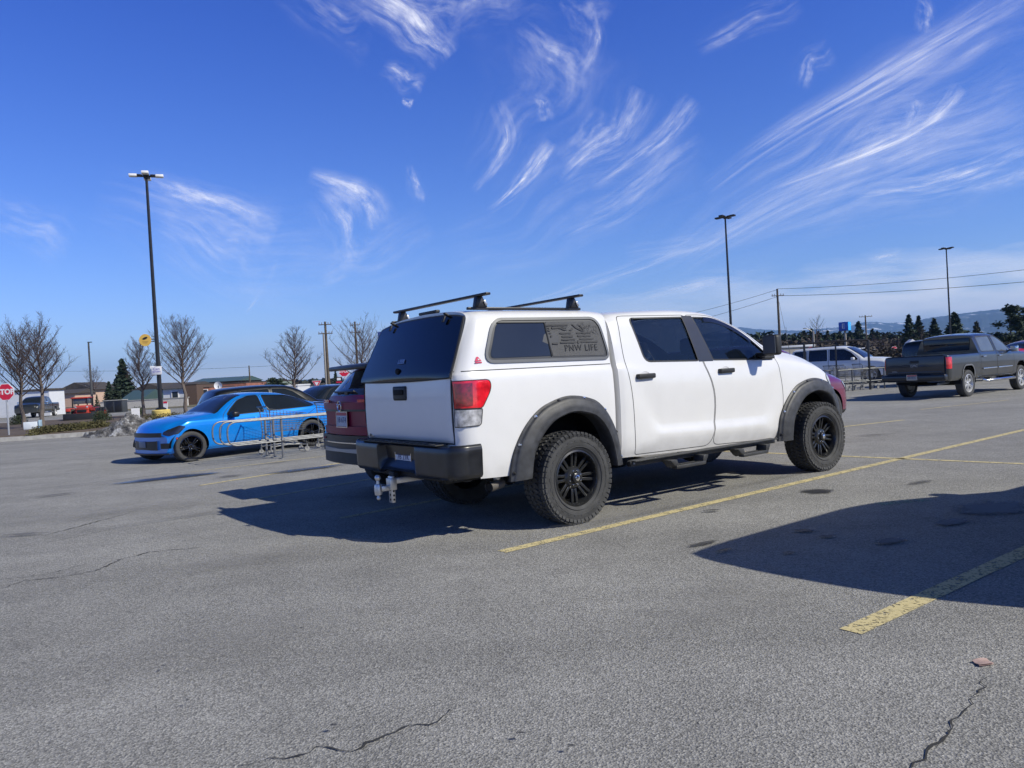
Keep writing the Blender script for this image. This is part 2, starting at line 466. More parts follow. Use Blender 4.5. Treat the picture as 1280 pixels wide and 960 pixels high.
        for rb in ribbons:
            if rb[0] == 'lip':
                _, path, depth, mm = rb; a = np.array(path); P = s.F(a[:, 0], a[:, 1]); Nm = s.nrm(a[:, 0], a[:, 1]); k = len(a)
                Q = P - Nm * depth; Tn = np.roll(P, -1, 0) - np.roll(P, 1, 0); side = np.cross(Tn, Nm); side /= np.maximum(np.linalg.norm(side, axis=1, keepdims=True), 1e-9)
                T = [(i, (i + 1) % k, (i + 1) % k + k, i + k) for i in range(k)]
                add(np.vstack([P, Q]), np.vstack([side, side]), T, mm, True)
            else:
                path, closed, hw, o2, mm = rb; a = np.array(path); P = s.F(a[:, 0], a[:, 1]); Nm = s.nrm(a[:, 0], a[:, 1]); k = len(a)
                if closed: Tn = np.roll(P, -1, 0) - np.roll(P, 1, 0)
                else: Tn = np.gradient(P, axis=0)
                sd_ = np.cross(Tn, Nm); sd_ /= np.maximum(np.linalg.norm(sd_, axis=1, keepdims=True), 1e-9)
                lo, hi = (hw if isinstance(hw, tuple) else (-hw, hw))
                A = P + sd_ * lo + Nm * o2; Bq = P + sd_ * hi + Nm * o2
                kk = k if closed else k - 1
                T = [(i, (i + 1) % k, (i + 1) % k + k, i + k) for i in range(kk)]
                # make winding agree with the surface normal
                t0 = T[0]; PQ = np.vstack([A, Bq]); g = np.cross(PQ[t0[1]] - PQ[t0[0]], PQ[t0[2]] - PQ[t0[0]])
                if g @ Nm[0] < 0: T = [t[::-1] for t in T]
                add(PQ, np.vstack([Nm, Nm]), T, mm, True)
        if caps:
            for (xe, mm, nx) in caps:
                us = np.linspace(0, s.K - 1, 40); P = s.F(np.full(40, xe), us)
                if mm not in mats: mats.append(mm)
                b = len(V); Q = P.copy(); Q[:, 1] *= -1
                # strips across the width so the cap follows the bow
                nyy = 9; rows = []
                for p in P:
                    row = []
                    for j in range(nyy):
                        t = -1 + 2 * j / (nyy - 1); yy = p[1] * t
                        bow = (s.bowf if nx > 0 else -s.bowr); wm = float(np.max(s.w(np.linspace(s.x0, s.x1, 30))))
                        xx = p[0] + bow * ((p[1] / wm) ** 2 - (yy / wm) ** 2)
                        row.append(len(V)); V.append([xx, yy, p[2]]); Nn.append([nx, 0, 0])
                    rows.append(row)
                for i in range(len(rows) - 1):
                    for j in range(nyy - 1):
                        q = [rows[i][j], rows[i][j + 1], rows[i + 1][j + 1], rows[i + 1][j]]
                        F_.append(q if nx > 0 else q[::-1]); MI.append(mats.index(mm))
        me = bpy.data.meshes.new(name); me.from_pydata(V, [], F_)
        for mm in mats: me.materials.append(mm)
        me.polygons.foreach_set('material_index', MI); me.polygons.foreach_set('use_smooth', [True] * len(F_))
        me.normals_split_custom_set_from_vertices(Nn)
        o = bpy.data.objects.new(name, me); COL.objects.link(o)
        if parent is not None: o.parent = parent
        return o

def arch_path(cx, cz, r, zlow, n=22, rx=None):
    rx = rx or r; a0 = math.asin(max(-1, min(1, (zlow - cz) / r)))
    return [(cx + rx * cos(a), cz + r * sin(a)) for a in np.linspace(a0, pi - a0, n)]

# ------------------------------------------------------------------ ground
def asphalt(name, base, light):
    m = bpy.data.materials.new(name); m.use_nodes = True; t = m.node_tree; b = t.nodes['Principled BSDF']; n = t.nodes.new; l = t.links.new
    b.inputs['Roughness'].default_value = .86; b.inputs['Specular IOR Level'].default_value = .35
    tc = n('ShaderNodeTexCoord')
    def noise(sc, det=4, rg=.6):
        q = n('ShaderNodeTexNoise'); q.inputs['Scale'].default_value = sc; q.inputs['Detail'].default_value = det; q.inputs['Roughness'].default_value = rg; l(tc.outputs['Object'], q.inputs['Vector']); return q.outputs[0]
    def mr(s, a, b_, c, d):
        q = n('ShaderNodeMapRange'); l(s, q.inputs[0]); q.inputs[1].default_value = a; q.inputs[2].default_value = b_; q.inputs[3].default_value = c; q.inputs[4].default_value = d; return q.outputs[0]
    def mul(a, c):
        q = n('ShaderNodeMath'); q.operation = 'MULTIPLY'; l(a, q.inputs[0])
        if isinstance(c, float): q.inputs[1].default_value = c
        else: l(c, q.inputs[1])
        return q.outputs[0]
    vo = n('ShaderNodeTexVoronoi'); vo.inputs['Scale'].default_value = 105; l(tc.outputs['Object'], vo.inputs['Vector'])
    sp = n('ShaderNodeSeparateColor'); l(vo.outputs['Color'], sp.inputs[0])
    vo2 = n('ShaderNodeTexVoronoi'); vo2.inputs['Scale'].default_value = 170; l(tc.outputs['Object'], vo2.inputs['Vector'])
    sp2 = n('ShaderNodeSeparateColor'); l(vo2.outputs['Color'], sp2.inputs[0])
    speck = mr(sp.outputs[0], 0, 1, .66, 1.36); speck2 = mr(sp2.outputs[0], 0, 1, .78, 1.22)
    pits = mr(noise(40, 6, .75), .32, .50, .55, 1.03)
    large = mr(noise(.30, 7, .66), .3, .7, .82, 1.14); mid = mr(noise(2.2, 7, .68), .3, .7, .86, 1.10)
    # faint wheel-polished bands running along the aisle
    mp = n('ShaderNodeMapping'); mp.inputs['Rotation'].default_value = (0, 0, R(-62)); mp.inputs['Scale'].default_value = (.03, .55, 1); l(tc.outputs['Object'], mp.inputs['Vector'])
    bn = n('ShaderNodeTexNoise'); bn.inputs['Scale'].default_value = 1.4; bn.inputs['Detail'].default_value = 4; l(mp.outputs[0], bn.inputs['Vector'])
    band = mr(bn.outputs[0], .35, .65, .91, 1.09)
    f = mul(mul(mul(mul(mul(speck, speck2), pits), large), mid), band)
    q = n('ShaderNodeVectorMath'); q.operation = 'SCALE'; q.inputs[0].default_value = base; l(f, q.inputs['Scale'])
    # pale stone chips
    chip = mr(sp.outputs[1], .93, .97, 0, .55); mx_ = n('ShaderNodeMix'); mx_.data_type = 'RGBA'; l(chip, mx_.inputs['Factor']); l(q.outputs[0], mx_.inputs['A']); mx_.inputs['B'].default_value = (*light, 1)
    l(mx_.outputs['Result'], b.inputs['Base Color'])
    bp = n('ShaderNodeBump'); bp.inputs['Strength'].default_value = .75; bp.inputs['Distance'].default_value = .006
    ad = n('ShaderNodeMath'); ad.operation = 'ADD'; l(vo.outputs['Distance'], ad.inputs[0]); l(mul(noise(55, 4, .7), 1.4), ad.inputs[1]); l(ad.outputs[0], bp.inputs['Height']); l(bp.outputs[0], b.inputs['Normal'])
    return m
ASPH = asphalt('weathered_asphalt', (.272, .268, .258), (.45, .44, .42))
ROADM = asphalt('road_asphalt', (.25,.248,.24),(.4,.4,.4))

def sheet(name, pts, z, m, kind='structure', label=None):
    b = MB(); b.quad([(p[0], p[1], z) for p in pts], m)
    o = b.build(name, smooth=0); return tag(o, label, kind=kind)

GRASSM = mat('dry_field', (.10, .095, .06), .95, var=.35, vscale=.05)
sheet('ground', [(-20000, -20000), (20000, -20000), (20000, 20000), (-20000, 20000)], -.06, GRASSM)
# lot edge on the left follows the kerb of the island
K1, K2 = at(-300, 566), at(210, 538)
sheet('parking_lot', [(-60, -30), (120, -30), (120, 75), (-60, 75)], 0., ASPH)

T0 = Vector((-.1302, 8.0321, 0)); TH = R(36.64); TD = Vector((cos(TH), sin(TH), 0)); TL = Vector((-sin(TH), cos(TH), 0))
def tw(x, y, z=0.): return T0 + TD * x + TL * y + Vector((0, 0, z))

def painted(col, wear=.5, sc=9.):
    m = bpy.data.materials.new('worn_paint'); m.use_nodes = True; t = m.node_tree; b = t.nodes['Principled BSDF']; n = t.nodes.new; l = t.links.new
    b.inputs['Base Color'].default_value = (*col, 1); b.inputs['Roughness'].default_value = .8
    tc = n('ShaderNodeTexCoord'); a = n('ShaderNodeTexNoise'); a.inputs['Scale'].default_value = sc; a.inputs['Detail'].default_value = 9; a.inputs['Roughness'].default_value = .75; l(tc.outputs['Object'], a.inputs['Vector'])
    vo = n('ShaderNodeTexVoronoi'); vo.inputs['Scale'].default_value = 75; l(tc.outputs['Object'], vo.inputs['Vector']); sp = n('ShaderNodeSeparateColor'); l(vo.outputs['Color'], sp.inputs[0])
    ad = n('ShaderNodeMath'); ad.operation = 'MULTIPLY_ADD'; l(sp.outputs[0], ad.inputs[0]); ad.inputs[1].default_value = .30; l(a.outputs[0], ad.inputs[2])
    mr = n('ShaderNodeMapRange'); l(ad.outputs[0], mr.inputs[0]); mr.inputs[1].default_value = wear + .10; mr.inputs[2].default_value = wear + .24
    mr.inputs[3].default_value = .0; mr.inputs[4].default_value = .92
    tr = n('ShaderNodeBsdfTransparent'); ms = n('ShaderNodeMixShader'); l(mr.outputs[0], ms.inputs[0]); l(b.outputs[0], ms.inputs[1]); l(tr.outputs[0], ms.inputs[2]); l(ms.outputs[0], t.nodes['Material Output'].inputs[0])
    return m
YEL = painted((.60, .51, .27), .58); YELF = painted((.52, .45, .27), .55); GRN = painted((.25, .40, .30), .42)

def line(p, q, wd, m, z=.004, name='parking_line'):
    p, q = Vector(p[:2]), Vector(q[:2]); d = (q - p).normalized(); s = Vector((-d.y, d.x)) * wd / 2
    b = MB(); n = max(1, int((q - p).length / .5)); rr = random.Random(int(p.x * 100)); V = []
    for i in range(n + 1):
        c = p + (q - p) * i / n; e = s * (1 + rr.uniform(-.04, .04)); V.append((b.bm.verts.new((c.x - e.x, c.y - e.y, z)), b.bm.verts.new((c.x + e.x, c.y + e.y, z))))
    for i in range(n): b.bm.faces.new((V[i][0], V[i + 1][0], V[i + 1][1], V[i][1]))
    return tag(b.build(name, m=m, smooth=0), kind='structure')
def ext(a, b, k): return a + (b - a) * k
a, b_ = at(627, 690), at(1280, 537.5); line(a, ext(a, b_, 1.35), .115, YEL)
a, b_ = at(1063, 790), at(1280, 690); line(a, ext(a, b_, 4.2), .125, YEL)
a, b_ = at(425, 648), at(520, 630); line(a, ext(a, b_, 6.5), .10, YELF)
a, b_ = at(320, 624), at(440, 603); line(a, ext(a, b_, 3.2), .10, YELF)
a, b_ = at(250, 607), at(400, 583); line(a, ext(a, b_, 3.0), .10, YEL)
a, b_ = at(240, 590), at(400, 571); line(a, ext(a, b_, 2.5), .10, YELF)
a, b_ = at(960, 566.5), at(1280, 580); line(ext(a, b_, -.9), ext(a, b_, 3), .10, YEL)
a, b_ = at(1050, 534), at(1130, 525); line(ext(a, b_, -.8), b_, .10, YEL)
a, b_ = at(1150, 512), at(1262, 500); line(a, b_, .10, YELF)
a, b_ = at(1098, 631), at(1160, 625); line(a, b_, .16, GRN, .008)
a, b_ = at(80, 563), at(104, 566); line(a, b_, .3, painted((.5, .5, .5), .35))
for (u, v, z_) in ((130, 559, 1), (150, 561, 1)):
    a = at(u, v); line(a, at(u + 24, v - 1.5), .14, painted((.45, .45, .42), .36))

def blot(col, rough=.5, soft=.3, amt=.85):
    m = bpy.data.materials.new('stain'); m.use_nodes = True; t = m.node_tree; b = t.nodes['Principled BSDF']; n = t.nodes.new; l = t.links.new
    b.inputs['Base Color'].default_value = (*col, 1); b.inputs['Roughness'].default_value = rough
    tc = n('ShaderNodeTexCoord'); ln = n('ShaderNodeVectorMath'); ln.operation = 'LENGTH'; l(tc.outputs['Object'], ln.inputs[0])
    oi = n('ShaderNodeObjectInfo'); nz = n('ShaderNodeTexNoise'); nz.noise_dimensions = '4D'; nz.inputs['Scale'].default_value = 2.2; nz.inputs['Detail'].default_value = 7; nz.inputs['Roughness'].default_value = .65
    l(tc.outputs['Object'], nz.inputs['Vector']); w_ = n('ShaderNodeMath'); w_.operation = 'MULTIPLY'; l(oi.outputs['Random'], w_.inputs[0]); w_.inputs[1].default_value = 40; l(w_.outputs[0], nz.inputs['W'])
    ad = n('ShaderNodeMath'); ad.operation = 'MULTIPLY_ADD'; l(nz.outputs[0], ad.inputs[0]); ad.inputs[1].default_value = 1.1; l(ln.outputs['Value'], ad.inputs[2])
    mr = n('ShaderNodeMapRange'); l(ad.outputs[0], mr.inputs[0]); mr.inputs[1].default_value = 1.3 - soft; mr.inputs[2].default_value = 1.3; mr.inputs[3].default_value = amt; mr.inputs[4].default_value = 0
    tr = n('ShaderNodeBsdfTransparent'); ms = n('ShaderNodeMixShader'); l(mr.outputs[0], ms.inputs[0]); l(tr.outputs[0], ms.inputs[1]); l(b.outputs[0], ms.inputs[2]); l(ms.outputs[0], t.nodes['Material Output'].inputs[0])
    return m
OIL = blot((.022, .022, .024), .55, .3, .82); WET = blot((.03, .032, .036), .25, .25, .8); DUST = blot((.30, .295, .285), .9, .9, .28); TAR = blot((.03, .03, .032), .8, .5, .5)
_st = [0]
def stain(px, py, rx, ry, m=None, rz=0., name='oil_stain'):
    p = at(px, py); b = MB(); n = 24; _st[0] += 1
    b.bm.faces.new([b.bm.verts.new((1.35 * cos(2 * pi * i / n), 1.35 * sin(2 * pi * i / n), 0)) for i in range(n)])
    o = b.build(name, m=m or OIL, smooth=0); o.location = (p.x, p.y, .010 + .0007 * _st[0]); o.scale = (rx, ry, 1); o.rotation_euler = (0, 0, rz)
    return tag(o, kind='structure')
stain(1021, 615, .25, .22); stain(1240, 636, .55, .38, OIL, .6); stain(1190, 654, .28, .13, OIL, .5); stain(1150, 604, .35, .1, TAR, .5)
stain(1005, 665, .13, .08); stain(1035, 672, .1, .06); stain(1113, 678, .22, .11, OIL, .4); stain(986, 693, .07, .05); stain(880, 681, .22, .06, OIL, .5); stain(905, 690, .12, .04, OIL, .5)
stain(212, 598, 1.25, .38, WET, .55, 'water_puddle'); stain(288, 596, .35, .2, TAR, .5); stain(385, 587, 1.0, .28, WET, .62, 'water_puddle'); stain(340, 580, .7, .1, TAR, .6)
stain(890, 640, .14, .05); stain(920, 592, .2, .05, TAR, .5); stain(1090, 545, .6, .14, TAR); stain(1010, 540, .4, .1, TAR); stain(70, 620, .5, .12, TAR, .6); stain(30, 670, .4, .1, TAR)
TRK = blot((.09, .09, .092), .9, 1.1, .45)
for (u, v, a_, b_, r_) in ((160, 600, 2.6, .12, .62), (250, 645, 2.2, .12, .62), (820, 640, 2.0, .10, .64), (960, 602, 1.8, .12, .64)): stain(u, v, a_, b_, TRK, r_, 'tyre_mark')
stain(300, 800, 1.0, .7, DUST, .5, 'dust_patch'); stain(900, 760, 1.1, .6, DUST, .5, 'dust_patch'); stain(760, 650, .9, .35, DUST, .6, 'dust_patch'); stain(320, 700, 1.3, .5, DUST, .5, 'dust_patch'); stain(150, 640, 2., .7, DUST, .6, 'dust_patch')
stain(112, 810, .03, .03, DUST); stain(226, 738, .02, .012); stain(377, 791, .02, .012); stain(714, 942, .02, .014); stain(652, 926, .03, .014); stain(235, 884, .016, .01); stain(418, 916, .025, .018); stain(205, 840, .02, .012); stain(488, 796, .016, .01)

CRACKM = mat('crack_shadow', (.035, .035, .035), .95)
def crack(pts, wd=.012, seed=1, name='pavement_crack'):
    rr = random.Random(seed); P = [at(*p) for p in pts]; Q = []
    for a, b in zip(P, P[1:]):
        n = max(2, int((b - a).length / .035))
        for i in range(n): Q.append(a + (b - a) * i / n)
    Q.append(P[-1]); b = MB(); V = []
    for i, q in enumerate(Q):
        j = Vector((rr.uniform(-.016, .016), rr.uniform(-.016, .016), 0)) ; t = (Q[min(i + 1, len(Q) - 1)] - Q[max(i - 1, 0)]).normalized(); s_ = Vector((-t.y, t.x, 0))
        w_ = wd * rr.uniform(.15, 1.2) * (.25 + .75 * sin(pi * min(1, max(0.02, i / len(Q))))) / 2
        q = q + j; q.z = .005; V.append((b.bm.verts.new(q - s_ * w_), b.bm.verts.new(q + s_ * w_)))
    for i in range(len(V) - 1): b.bm.faces.new((V[i][0], V[i + 1][0], V[i + 1][1], V[i][1]))
    return tag(b.build(name, m=CRACKM, smooth=0), kind='structure')
crack([(300, 960), (340, 950), (372, 944), (405, 933), (440, 940), (480, 922), (512, 908), (540, 907), (567, 888)], .017, 1)
crack([(1222, 872), (1210, 885), (1195, 900), (1182, 920), (1170, 935), (1140, 962)], .014, 2)
crack([(1235, 845), (1230, 860), (1222, 872)], .008, 3)
crack([(0, 737), (30, 726), (75, 722), (120, 714), (150, 700), (190, 690), (262, 684)], .02, 4)
crack([(0, 725), (60, 718), (110, 705)], .012, 5)
crack([(45, 672), (85, 662), (130, 650), (160, 642)], .018, 6)
crack([(575, 683), (590, 686)], .012, 7); crack([(525, 668), (560, 664), (600, 658)], .01, 8)
crack([(150, 660), (0, 690)], .01, 9)

# ------------------------------------------------------------------ wheels
def tyre_mesh(r, w, rim, lugs=0, n=64):
    b = MB(); h = w / 2; d = r - rim
    prof = [(rim, -.80 * h), (rim + .10 * d, -.93 * h), (rim + .35 * d, -1.0 * h), (rim + .62 * d, -.995 * h), (r - .16 * d, -.93 * h), (r - .05 * d, -.86 * h), (r - .02 * d, -.78 * h)]
    if lugs: prof += [(r - .010, -.70 * h), (r - .010, .70 * h)]
    else: prof += [(r, -.6 * h), (r, -.32 * h), (r - .012, -.31 * h), (r - .012, -.27 * h), (r, -.26 * h), (r, -.03 * h), (r - .012, -.02 * h), (r - .012, .02 * h), (r, .03 * h), (r, .26 * h), (r - .012, .27 * h), (r - .012, .31 * h), (r, .32 * h), (r, .6 * h)]
    prof += [(q[0], -q[1]) for q in prof[6::-1]]
    b.lathe(prof, n, RUBBER, 'Y', closed=True)
    if lugs:
        for k in range(lugs):
            a = 2 * pi * k / lugs
            for sgn in (-1, 1):
                aa = a + (0 if sgn < 0 else pi / lugs)
                M = Matrix.Rotation(-aa, 4, 'Y')
                o = .006 * (k % 2)
                b.box(M @ Vector((r - .014, sgn * h * .76, 0)), (.026, h * .36, .74 * 2 * pi * r / lugs), RUBBER, rot=M)
                b.box(M @ Vector((r - .034 - o, sgn * h * .945, 0)), (.034 + o, h * .11, .70 * 2 * pi * r / lugs), RUBBER, rot=M @ Matrix.Rotation(sgn * .35, 4, 'Z'))
                b.box(M @ Vector((r - .009, sgn * h * .30, 0)), (.026, h * .36, .5 * 2 * pi * r / lugs), RUBBER, rot=M @ Matrix.Rotation(.5 * sgn, 4, 'X'))
                if k % 2 == 0: b.box(M @ Vector((r - .085, sgn * h * 1.0, 0)), (.012, .006, .03), RUBBER, rot=M)
        for rr_ in (r - .098, rim + .03):
            b.lathe([(rr_, -h * 1.0), (rr_ + .004, -h * 1.022), (rr_ + .008, -h * 1.0)], n, RUBBER, 'Y')
    return b

def add_wheel(parent, x, y, r, w, rim, side, style, rimmat, name='wheel', lugs=0, proto={}):
    """side -1: right-hand wheel (face towards -Y)"""
    key = (r, w, rim, style, rimmat.name, lugs)
    h = w / 2
    if key not in proto:
        t = tyre_mesh(r, w, rim, lugs).build('tyre'); 
        b = MB()
        b.lathe([(rim + .004, -.86 * h), (rim - .012, -.90 * h), (rim - .022, -.80 * h), (rim - .03, -.2 * h), (rim - .05, .5 * h), (rim - .01, .8 * h)], 48, rimmat, 'Y')
        b.lathe([(.0, .25 * h), (rim * .9, .35 * h)], 32, DARK, 'Y')
        if style == 'pairs':
            yf = -.52 * h
            b.lathe([(0, yf - .055), (.03, yf - .055), (.048, yf - .045), (.055, yf - .02), (.092, yf - .012), (.112, yf + .01), (.118, yf + .06)], 32, rimmat, 'Y')
            b.lathe([(0, yf - .058), (.02, yf - .058), (.028, yf - .054)], 20, CHROME, 'Y')
            for k in range(8):
                for s_ in (-1, 1):
                    a = 2 * pi * k / 8 + .2; M = Matrix.Rotation(-a, 4, 'Y')
                    b.box(M @ Vector(((rim + .08) / 2, yf + .012, s_ * .024)), (rim - .12, .03, .028), rimmat, bev=.005, rot=M @ Matrix.Rotation(-s_ * .07, 4, 'Y') @ Matrix.Rotation(-.10, 4, 'Z'))
                M = Matrix.Rotation(-(2 * pi * (k + .5) / 8 + .2), 4, 'Y')
                b.box(M @ Vector((.07, yf - .014, 0)), (.014, .022, .014), CHROME, bev=.003, rot=M)
            for k in range(28):
                a = 2 * pi * k / 28; b.box((cos(a) * (rim - .02), -.865 * h, sin(a) * (rim - .02)), (.008, .008, .008), BLKMETAL)
        else:
            ns = style; yf = -.62 * h
            b.lathe([(0, yf - .018), (.03, yf - .018), (.036, yf - .006), (.06, yf), (.075, yf + .03), (.075, yf + .09)], 24, rimmat, 'Y')
            for k in range(ns):
                a = 2 * pi * k / ns; M = Matrix.Rotation(-a, 4, 'Y')
                for s_ in ((-1, 1) if ns <= 6 else (0,)):
                    b.box(M @ Vector(((rim + .03) / 2, yf + .012, s_ * .022)), (rim - .045, .03, .024 if ns <= 6 else .034), rimmat, bev=.006, rot=M @ Matrix.Rotation(-s_ * .10, 4, 'Y'))
                M2 = Matrix.Rotation(-(a + pi / ns), 4, 'Y'); b.box(M2 @ Vector((.05, yf - .002, 0)), (.012, .015, .012), CHROME, bev=.003, rot=M2)
        rm = b.build('rim')
        hb = MB(); hb.lathe([(0, .55 * h), (rim * .72, .55 * h), (rim * .72, .62 * h), (0, .62 * h)], 24, STEEL, 'Y')
        hub = hb.build(name)
        t.parent = hub; rm.parent = hub; proto[key] = hub; o = hub
    else:
        o = copy_tree(proto[key])
    o.parent = parent; o.location = (x, y, r); o.rotation_euler = (0, random.Random(int(x * 97 + y * 31)).uniform(0, 6.28), pi if side > 0 else 0)
    return o

def plate(parent, M, w=.305, h=.152, lines=('7B 2146',), head='IDAHO', name='license_plate', hc=(.45, .03, .05), base=(.62, .66, .74)):
    b = MB(); b.box((0, 0, 0), (w, h, .004), mat('plate_face' + str(base[0]), base, .4), bev=.001)
    b.box((0, h * .36, .003), (w * .95, h * .2, .002), mat('plate_head' + str(hc[0]), hc, .4))
    ink = mat('plate_ink', (.03, .05, .16), .5)
    text_mesh(b, lines[0], h * .5, Matrix.Translation((0, -.04 * h, .004)), ink, .0006)
    if head: text_mesh(b, head, h * .17, Matrix.Translation((0, .36 * h, .005)), mat('plate_white', (.8, .8, .8), .4), .0006)
    for sx, sy, ww, hh in ((0, h / 2, w, .008), (0, -h / 2, w, .008), (w / 2, 0, .008, h), (-w / 2, 0, .008, h)): b.box((sx, sy, .002), (ww, hh, .008), CHROME)
    o = b.build(name, parent); o.matrix_local = M
    return o

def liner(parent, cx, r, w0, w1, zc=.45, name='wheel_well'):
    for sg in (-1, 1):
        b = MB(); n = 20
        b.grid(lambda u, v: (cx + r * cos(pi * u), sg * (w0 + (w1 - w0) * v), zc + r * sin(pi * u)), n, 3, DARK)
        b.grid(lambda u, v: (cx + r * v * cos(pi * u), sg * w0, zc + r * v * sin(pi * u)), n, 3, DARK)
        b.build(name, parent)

# ------------------------------------------------------------------ the white lifted pickup with canopy
def white_pickup():
    t = thing('pickup_truck', 'white lifted pickup with canopy, roof bars and black fender flares, nearest the camera', 'pickup truck', T0, TH)
    # ---- cab and front end
    def flank(x, Y, Z):      # a crease low on the doors that fades out towards the wings
        k = np.clip((x - .95) / .4, 0, 1) * np.clip((3.6 - x) / .5, 0, 1); Y = list(Y); Z = list(Z); zb, zs = Z[0], Z[4]; h = zs - zb
        Y[0] = Y[0] + .01 * k; Y[1] = Y[1] + k * .024; Z[1] = Z[1] + k * (.205 - .13) * h
        Y[2] = Y[2] - k * .020; Z[2] = Z[2] + k * (.335 - .62) * h; Y[3] = Y[3] + k * .012; Z[3] = Z[3] - k * .16 * h
        return Y, Z
    cab = Skin(.79, 4.92,
        zt=[(.79, 2.00), (.9, 2.035), (1.3, 2.06), (1.9, 2.075), (2.35, 2.055), (2.7, 1.985), (3.05, 1.86), (3.4, 1.68), (3.62, 1.575), (3.9, 1.545), (4.3, 1.47), (4.6, 1.36), (4.78, 1.23), (4.92, 1.04)],
        zs=[(.79, 1.50), (2.0, 1.475), (3.45, 1.44), (3.8, 1.40), (4.2, 1.34), (4.6, 1.22), (4.8, 1.08), (4.92, .95)],
        zb=[(.79, .54), (3.4, .475), (4.6, .55), (4.92, .62)],
        w=[(.79, .965), (.86, .98), (2.5, .985), (4.3, .985), (4.6, .96), (4.8, .90), (4.92, .82)],
        we=[(.79, .83), (2.3, .82), (2.8, .80), (3.3, .80), (3.62, .84), (4.4, .80), (4.92, .62)],
        drop=[(.79, .085), (2.6, .085), (3.3, .05), (3.7, .06), (4.92, .05)], crown=.012, bowf=.10, bowlen=.7, mid=.62, tuck=.05, side=lambda x, Y, Z: flank(x, Y, Z))
    cab.res = .06
    rw = rounded([(1.10, 1.955), (1.20, 1.505), (2.03, 1.485), (1.92, 1.965)], [.05, .08, .02, .02])
    fw = rounded([(2.10, 1.965), (2.29, 1.485), (3.36, 1.455), (3.30, 1.56), (3.02, 1.765), (2.72, 1.90), (2.45, 1.96)], [.02, .02, .02, .1, .3, .3, .2])
    pil = [(1.925, 1.985), (2.04, 1.47), (2.285, 1.468), (2.095, 1.985)]
    rdoor = rounded([(.93, 1.985), (.885, 1.55), (.955, 1.2), (.975, .555), (2.15, .535), (2.28, 1.02), (2.10, 1.47), (1.97, 1.995)], [.06, .3, .3, .03, .12, .5, .1, .05])
    fdoor = rounded([(2.0, 1.995), (2.115, 1.47), (2.295, 1.02), (2.165, .535), (3.42, .49), (3.55, .95), (3.47, 1.44), (3.34, 1.60), (2.98, 1.83), (2.62, 1.965), (2.3, 2.0)], [.03, .1, .5, .12, .12, .5, .1, .3, .4, .4, .2])
    arch = [(3.5, .35), (3.53, .60), (3.66, .84), (3.88, 1.02), (4.15, 1.10), (4.43, 1.03), (4.61, .89), (4.72, .70), (4.75, .35)]
    prw = cab.cut('rear_win', rw); pfw = cab.cut('front_win', fw); cab.cut('pillar', pil)
    prd = cab.cut('rear_door', rdoor); pfd = cab.cut('front_door', fdoor)
    pa = cab.cut('gone', rounded(arch, .25))
    hl = cab.cut('headlight', rounded([(4.52, 1.20), (4.60, 1.10), (4.83, .98), (4.90, 1.0), (4.86, 1.10), (4.66, 1.25)], .05))
    cab.cut('windshield', [(2.52, 6.75), (2.9, 6.5), (3.3, 6.5), (3.50, 6.6), (3.56, 9), (2.50, 9)], 'u')
    cab.solve()
    seam = (-.0035, .0035)
    cab.emit('cab_body', ['body'], 0, WHITE, t, ribbons=[('lip', pa, .03, WHITE)], caps=[(4.92, BLACKP, 1), (.79, WHITE, -1)])
    cab.emit('windshield', ['windshield'], 0, GLASSV, t, off=-.004)
    handle = MB()
    for sg in (1, -1):
        for nm, regs, win, gl, seamp in (('rear_door', ['rear_door'], 'rear_win', prw, prd), ('front_door', ['front_door'], 'front_win', pfw, pfd)):
            dr = cab.emit('door', regs, sg, WHITE, t, off=.0, ribbons=[(seamp, True, seam, .0015, SEAM)])
            wn = cab.emit('window', [win], sg, GLASSV, dr, off=-.012, ribbons=[(gl, True, (-.012, .004), .003, BLACKP), ('lip', gl, .014, BLACKP)])
            # rain visor along the top of the glass
            xs = (1.12, 1.9) if nm == 'rear_door' else (2.14, 3.12)
            top = [p for p in (rw if nm == 'rear_door' else fw) if xs[0] <= p[0] <= xs[1] and p[1] > 1.70]
            top = sorted(top)
            pth = cab.path([(x, z + .004) for x, z in top], 's', False, .05)
            a = np.array(pth); P = cab.F(a[:, 0], a[:, 1]); Nn = cab.nrm(a[:, 0], a[:, 1]); vb = MB()
            rows = []
            for p, n_ in zip(P, Nn):
                p = Vector(p); n_ = Vector(n_); rows.append([vb.bm.verts.new(Vector((q.x, q.y * sg, q.z))) for q in (p + n_ * .004, p + n_ * .016 - Vector((0, 0, .02)), p + n_ * .026 - Vector((0, 0, .062)))])
            for i in range(len(rows) - 1):
                for j in range(2): vb.bm.faces.new((rows[i][j], rows[i + 1][j], rows[i + 1][j + 1], rows[i][j + 1]))
            vb.build('rain_visor', dr, m=glassy('visor_acrylic', (.012, .012, .014)))
            hx = 1.15 if nm == 'rear_door' else 2.46
            u = cab.uz(hx, 1.345); P0 = cab.F(hx, u)[0]
            hb = MB(); hb.box((hx, sg * (P0[1] + .028), 1.352), (.25, .028, .05), BLACKP, bev=.012, seg=3)
            for dx in (-.10, .10): hb.box((hx + dx, sg * (P0[1] + .01), 1.35), (.05, .04, .052), BLACKP, bev=.01)
            hb.build('handle', dr)
            cb = MB(); cb.lathe([(.0, .0015), (.055, .0015), (.062, .004), (.066, .0)], 20, WHITE, 'Y', c=(0, 0, 0)); co = cb.build('handle_cup', dr); co.location = (hx, sg * (P0[1] + .0), 1.345); co.scale = (1.3, 1, .8)
        cab.emit('door_pillar', ['pillar'], sg, mat('pillar_black', (.03, .031, .034), .35, coat=.3), t, off=.003)
        cab.emit('headlight', ['headlight'], sg, CLEARL, t, off=.004, ribbons=[(hl, True, seam, .006, SEAM)])
        # mirror
        mb = MB()
